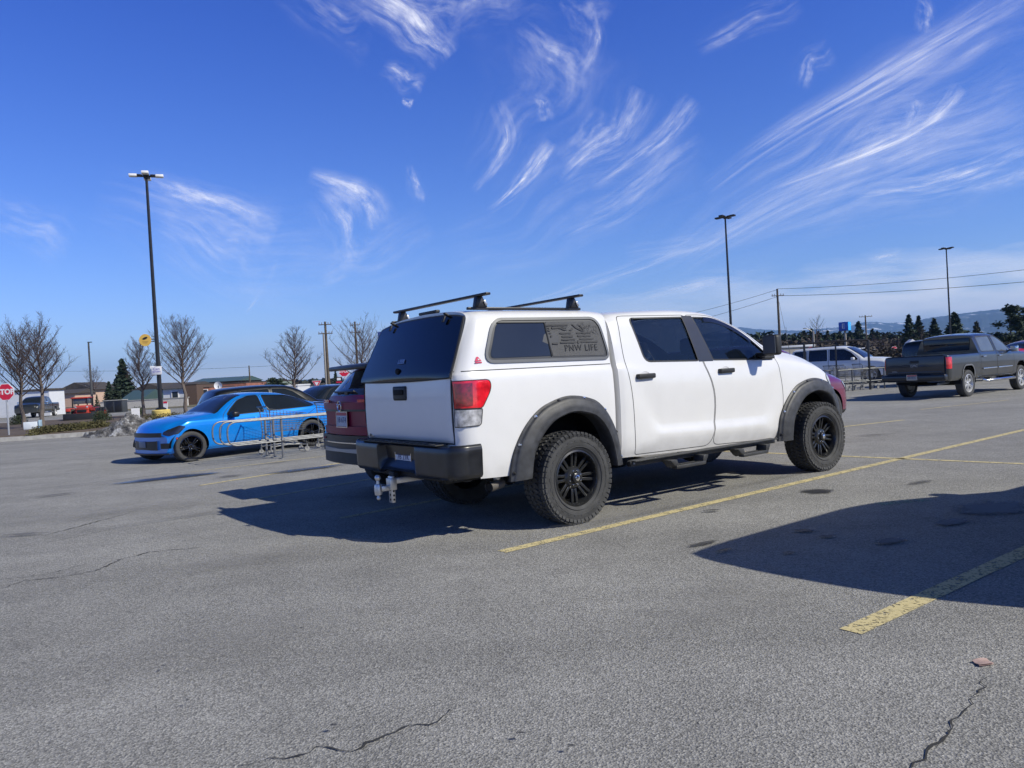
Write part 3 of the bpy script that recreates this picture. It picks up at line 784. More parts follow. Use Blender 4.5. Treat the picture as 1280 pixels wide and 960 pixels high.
        mb.box((3.10, sg * 1.16, 1.615), (.115, .20, .24), BLACKP, bev=.035, seg=3)
        mb.box((3.17, sg * 1.0, 1.51), (.10, .22, .05), BLACKP, bev=.015)
        mb.box((3.28, sg * .955, 1.475), (.26, .05, .035), BLACKP, bev=.012)
        mr_ = mb.build('wing_mirror', t)
        g = MB(); g.box((3.038, sg * 1.16, 1.62), (.006, .165, .20), glassy('mirror_glass', (.10, .11, .13), rough=.02)); g.build('mirror_glass', mr_)
    # ---- bed and canopy
    bed = Skin(-1.12, .745,
        zt=[(-1.12, 2.045), (-1.0, 2.05), (.5, 2.06), (.745, 2.05)], zs=[(-1.12, 1.50), (.745, 1.50)],
        zb=[(-1.12, .56), (-.6, .54), (.745, .54)],
        w=[(-1.12, .865), (-1.09, .915), (-1.04, .952), (-.95, .975), (-.7, .985), (.60, .985), (.70, .975), (.745, .93)],
        we=[(-1.12, .80), (-1.04, .845), (-.9, .86), (.6, .86), (.745, .84)], drop=.085, crown=.03, mid=.62, tuck=.03,
        shear=lambda x, y, z: np.clip(z - 1.47, 0, 1) * .44 * np.clip((.6 - x) / 1.7, 0, 1))
    bed.res = .05
    warch = [(-.50, .35), (-.47, .66), (-.33, .93), (-.12, 1.08), (.11, 1.135), (.35, 1.09), (.54, .92), (.635, .70), (.665, .35)]
    pa = bed.cut('gone', rounded(warch, .25))
    bed.cut('gone', [(-1.12, .35), (-1.12, .845), (-.945, .845), (-.935, .35)])
    red = bed.cut('red', rounded([(-1.118, 1.415), (-1.118, 1.175), (-.905, 1.17), (-.80, 1.33), (-.805, 1.415)], [0, 0, .03, .07, .05]))
    clr = bed.cut('clear', rounded([(-1.118, 1.168), (-1.118, 1.015), (-.925, 1.02), (-.905, 1.163)], [0, 0, .03, .01]))
    wo_ = bed.cut('win_frame', rounded([(-.86, 1.955), (-.875, 1.56), (.70, 1.545), (.61, 1.965)], [.12, .13, .09, .12]))
    bed.solve()
    rail = bed.path([(-1.11, 1.497), (.745, 1.497)], 's', False)
    bed.emit('bed_and_canopy', ['body'], 0, WHITE, t, ribbons=[('lip', pa, .03, WHITE), (rail, False, (-.004, .004), .0015, SEAM)], caps=[(-1.12, WHITE, -1), (.745, WHITE, 1)])
    REDT = red
    for sg in (1, -1):
        tl = bed.emit('taillight', ['red'], sg, REDL, t, off=.010, ribbons=[(red, True, seam, .012, SEAM)])
        bed.emit('reverse_lens', ['clear'], sg, CLEARL, tl, off=.008, ribbons=[(clr, True, seam, .010, SEAM)])
        # ribs and bulb housings inside the lens
        lb = MB()
        rows = []
        for z in np.linspace(1.195, 1.392, 10):
            pth = np.array(bed.path([(-1.108, z), (-.985 - .05 * (1.39 - z), z)], 's', False, .02)); P = bed.F(*pth.T); Nn = bed.nrm(*pth.T)
            idx = np.linspace(0, len(P) - 1, 5).astype(int)
            rows.append([lb.bm.verts.new((P[i][0] + Nn[i][0] * .0125, sg * (P[i][1] + Nn[i][1] * .0125), P[i][2])) for i in idx])
        for r0, r1 in zip(rows, rows[1:]):
            for i in range(4):
                f = lb.bm.faces.new((r0[i], r0[i + 1], r1[i + 1], r1[i])); f.material_index = lb.mi(mat('red_lens_dark', (.20, .004, .012), .12, coat=1, var=.6, vscale=30))
        P = bed.F(-.945, bed.uz(-.945, 1.215))[0]; lb.lathe([(0, .004), (.026, .002), (.030, 0)], 16, mat('red_lens_bright', (.9, .06, .05), .2, coat=1), 'Y', c=(P[0], sg * (P[1] + .008), P[2]))
        lb.build('lens_ribs', tl)
        for zz in (1.05, 1.09, 1.13):
            pass
        # side window of the canopy
        wf = bed.emit('canopy_window', ['win_frame'], sg, mat('window_rubber', (.045, .047, .05), .45), t, off=.004, ribbons=[(wo_, True, (-.006, .022), .012, mat('window_frame_grey', (.13, .135, .14), .4)), ('lip', wo_, -.012, BLACKP)])
        def panel(name, pts, r, m, off, par, extra=None):
            pp = rounded(pts, r); b = MB(); c = Vector((sum(p[0] for p in pp) / len(pp), 0, sum(p[1] for p in pp) / len(pp)))
            def sp(x, z):
                q = bed.F(x, bed.uz(x, z))[0]
                xx = x; q = Vector((q[0], q[1], q[2])); n_ = Vector(bed.nrm(x, bed.uz(x, z))[0]); q += n_ * off
                return Vector((q.x, q.y * sg, q.z))
            vs = [b.bm.verts.new(sp(*p)) for p in pp]; cc = b.bm.verts.new(sp(c.x, c.z)); k = len(vs)
            for i in range(k): b.bm.faces.new((vs[i], vs[(i + 1) % k], cc))
            if extra: extra(b, sp)
            return b.build(name, par, m=m)
        panel('sliding_pane', [(-.80, 1.915), (-.815, 1.60), (-.085, 1.60), (-.175, 1.915)], [.05, .06, 0, 0], glassy('canopy_glass', (.022, .026, .030)), .008, wf)
        dv = MB(); 
        def sp0(x, z, off=.01):
            q = bed.F(x, bed.uz(x, z))[0]; return Vector((q[0], (q[1] + off) * sg, q[2]))
        dv.tube([sp0(-.172, 1.918), sp0(-.077, 1.598)], .008, 6, BLACKP); dv.tube([sp0(-.79, 1.918), sp0(-.172, 1.918)], .007, 6, BLACKP); dv.build('pane_divider', wf)
        PERF = mat('perforated_film', (.055, .057, .062), .55, bump=.4, bscale=300, var=.15)
        panel('printed_film', [(-.15, 1.925), (-.058, 1.595), (.64, 1.585), (.575, 1.925)], [0, 0, .05, .07], PERF, .008, wf)
        # the artwork: a striped flag with ridge line, branches and lettering
        ink = mat('film_ink', (.022, .023, .026), .6); ib = MB()
        u = bed.uz(.25, 1.75); P = Vector(bed.F(.25, u)[0]); Nv = Vector(bed.nrm(.25, u)[0]); P.y *= sg; Nv.y *= sg
        M = frame(P + Nv * .0125, (1 if sg < 0 else -1, 0, 0), Nv.cross(Vector((1 if sg < 0 else -1, 0, 0))))
        M = M @ Matrix.Translation((-.25 if sg < 0 else .25, -1.75, 0))  # so that panel coordinates are (x, z)
        if sg > 0: M = M @ Matrix.Diagonal((1, 1, 1, 1)) 
        fx = (lambda x: x) if sg < 0 else (lambda x: -x)
        def bar(x0, x1, z, h=.016, jag=0):
            rr = random.Random(int(x0 * 1000 + z * 977)); n = max(2, int((x1 - x0) / .03)); up = []; dn = []
            for i in range(n + 1):
                x = x0 + (x1 - x0) * i / n; up.append((fx(x), z + h / 2 + rr.uniform(-1, 1) * .003)); dn.append((fx(x), z - h / 2 + rr.uniform(-1, 1) * .003))
            poly = up + dn[::-1]; bm = bmesh.new(); bm.faces.new([bm.verts.new((p[0], p[1], 0)) for p in poly]); bmesh.ops.transform(bm, matrix=M, verts=bm.verts); ib.merge(bm, ink)
        for x0, x1, z in ((-.10, .18, 1.895), (-.10, -.055, 1.868), (-.03, .16, 1.868), (-.08, -.05, 1.842), (-.07, -.045, 1.816), (-.06, -.038, 1.785), (.06, .20, 1.812), (.27, .46, 1.812),
                          (.08, .22, 1.782), (.28, .45, 1.782), (.07, .24, 1.752), (.30, .48, 1.752), (.05, .25, 1.722), (.31, .53, 1.722), (-.05, .02, 1.715)): bar(x0, x1, z)
        def tri(pts):
            bm = bmesh.new(); bm.faces.new([bm.verts.new((fx(p[0]), p[1], 0)) for p in pts]); bmesh.ops.transform(bm, matrix=M, verts=bm.verts); ib.merge(bm, ink)
        tri([(.26, 1.715), (.275, 1.745), (.295, 1.715), (.277, 1.708)])
        tri([(.02, 1.835), (.09, 1.872), (.115, 1.868), (.10, 1.85), (.07, 1.858)]); tri([(.09, 1.85), (.125, 1.86), (.16, 1.84), (.13, 1.838)])
        tri([(.18, 1.84), (.225, 1.87), (.24, 1.85), (.215, 1.835)]); tri([(.22, 1.905), (.25, 1.90), (.33, 1.85), (.37, 1.83), (.34, 1.83), (.27, 1.86)]); tri([(.30, 1.90), (.35, 1.862), (.365, 1.83), (.38, 1.842), (.355, 1.885)])
        rr = random.Random(5)
        for i in range(70):   # the branches in the canton
            x, z = rr.uniform(.30, .555), rr.uniform(1.80, 1.91)
            if z < 1.95 - (x - .28) * .25 and x - .28 > (1.9 - z) * .6:
                a = rr.uniform(0, 3.1); l = .017; tri([(x - cos(a) * l, z - sin(a) * l), (x + sin(a) * .004, z - cos(a) * .004), (x + cos(a) * l, z + sin(a) * l)])
        text_mesh(ib, 'PNW LIFE', .09, M @ Matrix.Translation((fx(.305), 1.665, 0)), ink, .0004, bold=.0, spacing=1.12)
        ib.build('artwork', wf, recalc=False, smooth=0)
        # small red emblem
        eb = MB(); q = bed.F(-.93, bed.uz(-.93, 1.575))[0]
        EM = frame((q[0], sg * (q[1] + .006), q[2]), (1 if sg < 0 else -1, 0, 0), (0, -sg * .2, 1))
        bm = bmesh.new(); bm.faces.new([bm.verts.new(p) for p in ((-.035, .004, 0), (-.012, .045, 0), (.005, .045, 0), (.036, .004, 0))]); bmesh.ops.transform(bm, matrix=EM, verts=bm.verts); eb.merge(bm, mat('emblem_red', (.55, .02, .08), .35))
        eb.box(EM @ Vector((0, -.008, 0)), (.07, .003, .010), mat('emblem_red', (.55, .02, .08), .35)); eb.box(EM @ Vector((.004, .02, .002)), (.018, .003, .012), WHITE)
        eb.build('side_emblem', t)
    # tailgate
    tg = MB()
    def tgs(u, v):
        y = (u - .5) * 2 * .835; z = .875 + v * .60
        bul = .018 * (1 - abs(2 * v - 1) ** 3) + .012 * (1 - (abs(y) / .84) ** 6)
        edge = min(1, min(u, 1 - u) * 40, min(v, 1 - v) * 22)
        return (-1.118 - bul * .8 - .016 * edge ** .5, y, z)
    tg.grid(tgs, 60, 40, WHITE)
    for zc, hh in ((1.475, .01),): tg.box((-1.115, 0, 1.478), (.05, 1.67, .012), WHITE)
    tgo = tg.build('tailgate', t, smooth=60)
    sb = MB()
    for y in (-.842, .842): sb.box((-1.118, y, 1.175), (.012, .011, .62), SEAM)
    sb.box((-1.118, 0, .868), (.012, 1.69, .012), SEAM); sb.build('gate_gap', tgo)
    hb = MB(); hb.box((-1.158, .03, 1.325), (.03, .26, .135), BLACKP, bev=.02, seg=3); hb.box((-1.176, .03, 1.335), (.02, .19, .05), DARK, bev=.008); hb.build('tailgate_handle', tgo)
    bb = MB(); text_mesh(bb, 'SR5', .035, frame((-1.148, .72, .905), (0, -1, 0), (0, 0, 1)), mat('badge_dark', (.05, .05, .05), .3), .002); bb.box((-1.146, .72, .903), (.004, .11, .028), mat('badge_silver', (.4, .4, .42), .3, .8), bev=.001); bb.build('gate_badge', tgo)
    # rear glass hatch
    gb = MB()
    def gl(u, v):
        y0 = (u - .5) * 2; z = 1.452 + v * .575 - .035 * abs(y0) ** 4 * v - .012 * v * abs(y0) ** 2 + .012 * (1 - v) * (1 - y0 * y0) * -1
        hw = .868 - .085 * v ** 1.5; y = y0 * hw
        return (-1.155 + max(0, z - 1.47) * .45 - .035 * (1 - y0 * y0) * (1 - (2 * v - 1) ** 4 * .5), y, z)
    gb.grid(gl, 40, 20, glassy('rear_glass', (.001, .002, .004), rough=.06))
    go = gb.build('rear_hatch_glass', t, smooth=60)
    eb = MB(); rimp = [gl(u, 0) for u in np.linspace(0, 1, 20)] + [gl(1, v) for v in np.linspace(0, 1, 12)][1:] + [gl(u, 1) for u in np.linspace(1, 0, 20)][1:] + [gl(0, v) for v in np.linspace(1, 0, 12)][1:-1]
    eb.tube([Vector(p) + Vector((.012, 0, 0)) for p in rimp], .013, 6, BLACKP, closed=True); eb.build('hatch_seal', go)
    for y in (-.53, .50):
        hb = MB(); hb.box((-.925, y, 2.022), (.08, .04, .018), BLACKP, bev=.008, rot=Matrix.Rotation(.5, 4, 'Y')); hb.box((-.968, y, 1.985), (.016, .035, .06), BLACKP, bev=.006, rot=Matrix.Rotation(.42, 4, 'Y')); hb.build('hatch_hinge', go)
    lb = MB(); text_mesh(lb, 'LEER', .058, frame((-1.128, .02, 1.625), (0, -1, 0), (.42, 0, 1)), mat('badge_silver', (.4, .4, .42), .3, .8), .002, bold=.002, spacing=1.1)
    lb.build('hatch_badge', go); lb = MB(); lb.lathe([(0, 0), (.028, 0), (.03, .02), (0, .03)], 16, DARK, 'X', c=(-1.175, .04, 1.535)); lb.build('hatch_lock', go)
    bl = MB(); bl.box((-.80, 0, 2.095), (.05, .34, .03), BLACKP, bev=.01); bl.build('brake_light', t)
    # ---- bumper
    BUMP = mat('bumper_paint', (.014, .015, .018), .34, coat=.2, var=.5, vscale=7)
    bp = MB()
    def bpath(s_):   # plan position around the rear, s from -1 (right front end) to 1
        a = abs(s_); sg = 1 if s_ >= 0 else -1
        if a < .72: y = a / .72 * .86; x = -1.235 - .03 * (1 - (y / .86) ** 2)
        elif a < .86:
            q = (a - .72) / .14 * pi / 2; y = .86 + .15 * sin(q); x = -1.085 - .15 * cos(q)
        else: y = 1.01 - .005 * (a - .86) / .14; x = -1.085 + (a - .86) / .14 * .135
        return x, y * sg
    def bs(u, v):
        s_ = -1 + 2 * u; x, y = bpath(s_); a = abs(y)
        rec = 0 if a > .37 else min(1, (.37 - a) / .05)
        prof = [(.09, .845), (.015, .85), (0, .835), (-.008, .80), (-.004, .68), (.0, .585), (.02, .56), (.09, .555)]
        if rec > 0: rp = [(.09, .845), (.015, .85), (0, .84), (.06, .825), (.085, .70), (.03, .62), (.0, .60), (.09, .575)]
        else: rp = prof
        k = v * (len(prof) - 1); i = min(int(k), len(prof) - 2); f = k - i
        p0 = [prof[i][j] + (prof[i + 1][j] - prof[i][j]) * f for j in (0, 1)]; p1 = [rp[i][j] + (rp[i + 1][j] - rp[i][j]) * f for j in (0, 1)]
        d, z = (p0[0] * (1 - rec) + p1[0] * rec, p0[1] * (1 - rec) + p1[1] * rec)
        nx, ny = (1, 0) if abs(s_) < .72 else ((cos((abs(s_) - .72) / .14 * pi / 2), sin((abs(s_) - .72) / .14 * pi / 2)) if abs(s_) < .86 else (0, 1))
        return (x + nx * d, y - ny * d * (1 if y > 0 else -1), z + (.012 if a > .9 else 0))
    bp.grid(bs, 140, 29, BUMP)
    bpo = bp.build('rear_bumper', t, smooth=40)
    sb = MB(); sb.box((-1.20, 0, .862), (.13, 1.5, .012), BLACKP, bev=.004)
    for i in range(12): sb.box((-1.245 + .0, -.66 + i * .12, .87), (.05, .05, .006), BLACKP)
    sb.build('step_pad', bpo)
    for sg in (1, -1):
        eb = MB(); eb.box((-.99, sg * .965, .70), (.10, .05, .26), BLACKP, bev=.012); eb.build('bumper_end', bpo)
    plate(bpo, frame((-1.185, -.015, .725), (0, -1, 0), (.0, 0, 1)), lines=('7B 21K',))
    # ---- hitch
    hb = MB(); hb.box((-1.30, .0, .555), (.36, .052, .052), ALU, bev=.004); hb.box((-1.46, .0, .48), (.035, .07, .25), ALU, bev=.004, rot=None)
    for i in range(3): hb.lathe([(0, -.0375), (.010, -.0375)], 12, DARK, 'Y', c=(-1.46, .0, .385 + i * .04)); 
    for i in range(3): hb.lathe([(0, -.0195), (.011, -.0195)], 12, DARK, 'X', c=(-1.46, .0, .385 + i * .045))
    hb.box((-1.46, 0, .53), (.07, .085, .11), ALU, bev=.005)
    hb.box((-1.53, .0, .50), (.10, .06, .05), ALU, bev=.006)
    hb.lathe([(0, .445), (.034, .447), (.037, .47), (.037, .525), (.03, .545), (.016, .55), (.014, .575), (.02, .582), (.027, .6), (.026, .616), (.015, .63), (0, .633)], 24, ALU, 'Z', c=(-1.60, .0, 0))
    hb.lathe([(0, .395), (.012, .398), (.02, .41), (.02, .42), (.012, .434), (.009, .45)], 20, ALU, 'Z', c=(-1.60, .0, 0))
    ho = hb.build('hitch_ball_mount', t); ho.location = (.12, -.04, -.045)
    # ---- chassis
    cb = MB(); cb.box((1.9, 0, .68), (5.4, 1.5, .22), CHASSIS); cb.box((-.85, 0, .80), (.5, 1.5, .3), CHASSIS)
    for sg in (1, -1): cb.box((1.8, sg * .42, .55), (5.6, .09, .16), CHASSIS, bev=.01)
    cb.tube([(.08, -.8, .44), (.08, .8, .44)], .05, 10, CHASSIS); cb.tube([(4.22, -.8, .44), (4.22, .8, .44)], .04, 10, CHASSIS)
    cb.lathe([(0, -.14), (.12, -.10), (.16, 0), (.12, .10), (0, .14)], 16, CHASSIS, 'X', c=(.08, .05, .44))
    cb.box((-1.13, 0, .58), (.12, 1.3, .10), CHASSIS, bev=.02); cb.box((-1.20, .10, .54), (.14, .10, .09), CHASSIS, bev=.01)
    for sg in (1, -1):
        cb.tube([(-.75, sg * .5, .62), (-.3, sg * .5, .47), (.08, sg * .5, .42), (.6, sg * .5, .47), (1.0, sg * .5, .6)], .03, 6, CHASSIS); cb.tube([(.2, sg * .62, .42), (.35, sg * .6, .8)], .035, 8, CHASSIS); cb.tube([(4.1, sg * .62, .42), (4.1, sg * .6, .85)], .04, 8, CHASSIS)
    cb.build('chassis', t)
    xb = MB(); xb.tube([(0, -.62, .52), (-.45, -.72, .49), (-.70, -.83, .455)], .034, 14, mat('exhaust_steel', (.10, .09, .08), .4, .8, var=.4), cap=False)
    xb.tube([(-.62, -.80, .462), (-.80, -.86, .448)], .046, 16, mat('exhaust_tip', (.30, .28, .26), .35, .7, var=.3), cap=False); xb.tube([(-.63, -.80, .462), (-.795, -.859, .448)], .038, 16, DARK, cap=True)
    xb.box((-.68, -.82, .53), (.05, .06, .06), ALU, bev=.01); xb.build('exhaust_pipe', t)
    liner(t, .09, .66, .50, .95, .46); liner(t, 4.15, .64, .50, .93, .46)
    # ---- flares
    RO = [(-.655, .49), (-.60, .72), (-.45, .97), (-.20, 1.15), (.10, 1.215), (.40, 1.16), (.61, .97), (.70, .74), (.735, .49)]
    RI = [(-.44, .50), (-.40, .69), (-.28, .88), (-.10, 1.01), (.11, 1.055), (.34, 1.01), (.50, .87), (.58, .68), (.615, .49)]
    FO = [(3.37, .455), (3.43, .72), (3.60, .96), (3.86, 1.13), (4.17, 1.185), (4.47, 1.125), (4.68, .98), (4.80, .80), (4.83, .60)]
    FI = [(3.60, .455), (3.64, .66), (3.76, .84), (3.94, .97), (4.17, 1.02), (4.39, .97), (4.54, .85), (4.63, .70), (4.67, .60)]
    for OO, II, skin in ((RO, RI, bed), (FO, FI, cab)):
        to = np.linspace(0, 1, len(OO)); fo = [pchip(to, [p[i] for p in OO]) for i in (0, 1)]; fi = [pchip(to, [p[i] for p in II]) for i in (0, 1)]
        sec = [(0, -.02, 0), (.0, .012, 0), (.10, .024, 0), (.16, .042, 0), (.60, .066, 0), (.92, .070, 0), (1., .056, 0), (1.0, -.10, 0)]
        for sg in (1, -1):
            b = MB()
            def fs(u, v):
                k = v * (len(sec) - 1); i = min(int(k), len(sec) - 2); f = k - i
                a = sec[i][0] + (sec[i + 1][0] - sec[i][0]) * f; yy = sec[i][1] + (sec[i + 1][1] - sec[i][1]) * f
                x = float(fo[0](u)) * (1 - a) + float(fi[0](u)) * a; z = float(fo[1](u)) * (1 - a) + float(fi[1](u)) * a
                base = .985 if skin is bed else .985 - max(0, x - 4.5) * .20
                return (x, sg * (base + yy), z)
            b.grid(fs, 60, 22, FLARE); bb = b
            for k in range(8):
                u = .04 + .92 * k / 7; p = Vector(fs(u, .30)); bb.lathe([(0, .012), (.009, .010), (.011, 0), (.016, -.001), (.018, -.006)], 10, CHROME if k % 3 else BLKMETAL, 'Y', c=(0, 0, 0)); 
                for v_ in list(bb.bm.verts)[-50:]: v_.co = Vector((v_.co.x + p.x, sg * v_.co.y + p.y + sg * .004, v_.co.z + p.z))
            b.build('fender_flare', t, smooth=50)
    # ---- wheels
    RIMB = mat('satin_black_rim', (.022, .023, .025), .3, .3, coat=.3, var=.3)
    for x, y, s_ in ((.08, -.93, -1), (.08, .93, 1), (4.24, -.93, -1), (4.24, .93, 1)):
        w_ = add_wheel(t, x, y, .437, .30, .262, s_, 'pairs', RIMB, lugs=52)
        if x > 1: w_.rotation_euler[2] += R(-3)
    # ---- side steps
    for sg in (-1, 1):
        b = MB(); STP = mat('step_powdercoat', (.035, .036, .038), .5, bump=.25, bscale=150, var=.35)
        b.box((2.0, sg * 1.03, .485), (2.42, .06, .055), STP, bev=.01); b.box((2.0, sg * 1.055, .512), (2.38, .11, .012), STP, bev=.003)
        for xa in (1.28, 2.38):
            for dx in (0, .50):
                b.prism([(xa + dx - .05 + (.02 if dx else -.0), .478), (xa + dx + .05, .478), (xa + dx + (.0 if dx else .09), .395), (xa + dx + (-.05 if dx else .04), .395)], sg * 1.05, sg * 1.19, 'XZ', STP, .006)
            b.box((xa + .26, sg * 1.165, .40), (.46, .07, .035), STP, bev=.006); b.box((xa + .26, sg * 1.08, .40), (.44, .03, .03), STP, bev=.006)
        for xa in (1.1, 2.1, 3.0): b.box((xa, sg * .90, .49), (.06, .24, .04), CHASSIS, bev=.01)
        b.box((.795, sg * 1.035, .487), (.014, .05, .05), BLACKP, bev=.003)
        text_mesh(b, 'N', .028, frame((.84, sg * 1.0615, .485), (1 if sg < 0 else -1, 0, 0), (0, 0, 1)), mat('plate_white', (.8, .8, .8), .4), .0006) if sg < 0 else None
        b.build('side_step', t)
    # ---- roof bars
    for sg in (1, -1):
        b = MB(); b.box((-.15, sg * .72, 2.065), (1.36, .035, .025), BLKMETAL, bev=.006); b.build('roof_track', t)
    for x in (-.70, .42):
        b = MB(); b.box((x, 0, 2.185), (.06, 1.76, .024), BLKMETAL, bev=.010, seg=3)
        bo = b.build('roof_bar', t)
        for sg in (1, -1):
            f = MB(); f.prism([(x - .055, 2.075), (x + .08, 2.075), (x + .028, 2.175), (x - .032, 2.175)], sg * .69, sg * .75, 'XZ', BLKMETAL, .008)
            f.box((x + .05, sg * .722, 2.115), (.02, .085, .05), ALU, bev=.003, rot=Matrix.Rotation(-.55, 4, 'Y')); f.build('bar_foot', bo)
    # ---- front bumper, grille
    b = MB(); 
    b.grid(lambda u, v: (4.93 + .06 * sin(pi * v) - .26 * abs(2 * u - 1) ** 3, (u - .5) * 2 * .95, .52 + .28 * v), 30, 8, BLACKP); b.box((4.80, 0, .66), (.2, 1.4, .26), BLACKP, bev=.02); b.build('front_bumper', t)
    b = MB(); b.box((4.90, 0, .97), (.08, .95, .26), BLKMETAL, bev=.04)
    for i in range(5): b.box((4.945, 0, .88 + i * .045), (.012, .85, .014), CHROME)
    b.build('grille', t)
    b = MB(); b.tube([(3.98, -.80, 1.45), (3.985, -.80, 1.475)], .012, 8, BLKMETAL); b.tube([(3.985, -.80, 1.47), (3.93, -.80, 1.85)], .0018, 5, BLKMETAL); b.build('antenna', t)
    # ---- cab interior
    LEATH = mat('seat_fabric', (.10, .10, .11), .8, bump=.2, bscale=90)
    for x, ys in ((1.55, (-.42, 0, .42)), (2.62, (-.42, .42))):
        for y in ys:
            b = MB(); b.box((x, y, 1.20), (.16, .46, .62), LEATH, bev=.06, rot=Matrix.Rotation(-.2, 4, 'Y')); b.box((x + .28, y, .98), (.5, .48, .14), LEATH, bev=.05)
            b.box((x - .09, y, 1.66), (.11, .27, .20), LEATH, bev=.05, seg=3)
            for dy in (-.05, .05): b.tube([(x - .06, y + dy, 1.5), (x - .09, y + dy, 1.62)], .008, 6, STEEL)
            b.build('seat', t)
    b = MB(); b.box((3.30, 0, 1.33), (.45, 1.5, .22), LEATH, bev=.06); b.lathe([(.17, 0), (.185, .012), (.185, -.012), (.17, 0)], 24, BLACKP, 'X', c=(2.98, .42, 1.35)); b.build('dashboard', t)
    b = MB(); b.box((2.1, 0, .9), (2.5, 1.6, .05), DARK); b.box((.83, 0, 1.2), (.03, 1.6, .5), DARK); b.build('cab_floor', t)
    return t
white_pickup()

# ------------------------------------------------------------------ other cars
def vehicle(name, label, cat, loc, rz, sp, paint, rimmat, group=None, scale=None, detail=1):
    t = thing(name, label, cat, loc, rz, group, scale)
    sk = Skin(sp['x0'], sp['x1'], sp['zt'], sp['zs'], sp['zb'], sp['w'], sp['we'], drop=sp.get('drop', .07), crown=sp.get('crown', .03), bowf=sp.get('bowf', .22), bowr=sp.get('bowr', .12), bowlen=.8, mid=sp.get('mid', .5), tuck=.07)
    sk.res = .10; sk.ru = 3
    wins = [sk.cut('win%d' % i, rounded(w, .05), step=.08) for i, w in enumerate(sp['wins'])]
    doors = [sk.cut('door%d' % i, rounded(w, .08), step=.1) for i, w in enumerate(sp.get('doors', []))]
    xr, xf, r = sp['axles']; ar = r + sp.get('gap', .055)
    archs = [sk.cut('gone', arch_path(x, r, ar, sp.get('archlow', .12) - .0), step=.12) for x in (xr, xf)]
    extra = {}
    for nm, poly, mode, mm in sp.get('regions', []):
        extra[nm] = (sk.cut(nm, poly, mode, step=.08), mm)
    if 'ws' in sp:
        a, b = sp['ws']; sk.cut('windshield', [(a - .02, 9), (a, 6.75), (a + (b - a) * .5, 6.45), (b - .08, 6.5), (b, 6.7), (b + .06, 9)], 'u', step=.1)
    if 'rwin' in sp:
        a, b = sp['rwin']; sk.cut('rear_window', [(a - .03, 9), (a, 6.7), (a + .06, 6.45), (b - .05, 6.5), (b, 6.8), (b + .02, 9)], 'u', step=.06)
    if sp.get('clad'): sk.cut('cladding', [(sp['x0'], 0.), (sp['x1'], 0.), (sp['x1'], sp['clad']), (sp['x0'], sp['clad'])], 'u', step=.15)
    sk.solve()
    seam = (-.005, .005)
    sk.emit('body', ['body'], 0, paint, t, ribbons=[('lip', p, .05, BLACKP) for p in archs], caps=[(sp['x1'], paint, 1), (sp['x0'], paint, -1)])
    if sp.get('clad'): sk.emit('sill_cladding', ['cladding'], 0, BLACKP, t, off=.004)
    G = sp.get('glass', GLASS)
    if 'ws' in sp: sk.emit('windshield', ['windshield'], 0, G, t, off=-.003)
    if 'rwin' in sp: sk.emit('rear_window', ['rear_window'], 0, G, t, off=-.003)
    for sg in (1, -1):
        drs = [sk.emit('door', ['door%d' % i], sg, paint, t, ribbons=[(p, True, seam, .003, SEAM)]) for i, p in enumerate(doors)]
        for i, p in enumerate(wins):
            sk.emit('window', ['win%d' % i], sg, G, drs[i] if i < len(drs) else t, off=-.006, ribbons=[(p, True, (-.012, .006), .004, sp.get('wtrim', BLACKP))])
        for i, d in enumerate(sp.get('handles', [])):
            P0 = sk.F(d[0], sk.uz(d[0], d[1]))[0]; b = MB(); b.box((d[0], sg * (P0[1] + .02), d[1]), (.19, .025, .032), sp.get('hmat', paint), bev=.01); b.build('handle', drs[i])
        for nm, (p, mm) in extra.items(): sk.emit(nm, [nm], sg, mm, t, off=.006, ribbons=[(p, True, (-.004, .004), .008, SEAM)])
        m = sp['mirror']; b = MB(); b.box((m[0], sg * m[1], m[2]), (.16, .20, .14), sp.get('mmat', paint), bev=.045, seg=3); b.box((m[0] + .02, sg * (m[1] - .12), m[2] - .05), (.07, .14, .03), BLACKP, bev=.01); mo = b.build('wing_mirror', t)
    b = MB(); zb = float(np.mean([q[1] for q in sp['zb']])); L_ = sp['x1'] - sp['x0']
    b.box(((sp['x0'] + sp['x1']) / 2, 0, zb + .10), (L_ - .5, 1.4, .16), CHASSIS, bev=.03); b.build('underbody', t)
    zsm = float(np.mean([q[1] for q in sp['zs']]))
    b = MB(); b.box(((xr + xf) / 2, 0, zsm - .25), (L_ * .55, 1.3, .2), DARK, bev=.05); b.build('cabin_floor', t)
    wy = sp.get('track', .82)
    for x in (xr, xf): liner(t, x, ar + .01, .5, wy + .06, r)
    for x in (xr, xf):
        for s_ in (-1, 1): add_wheel(t, x, s_ * wy, r, sp.get('tw', .22), sp['rim'], s_, sp.get('style', 5), rimmat)
    return t, sk

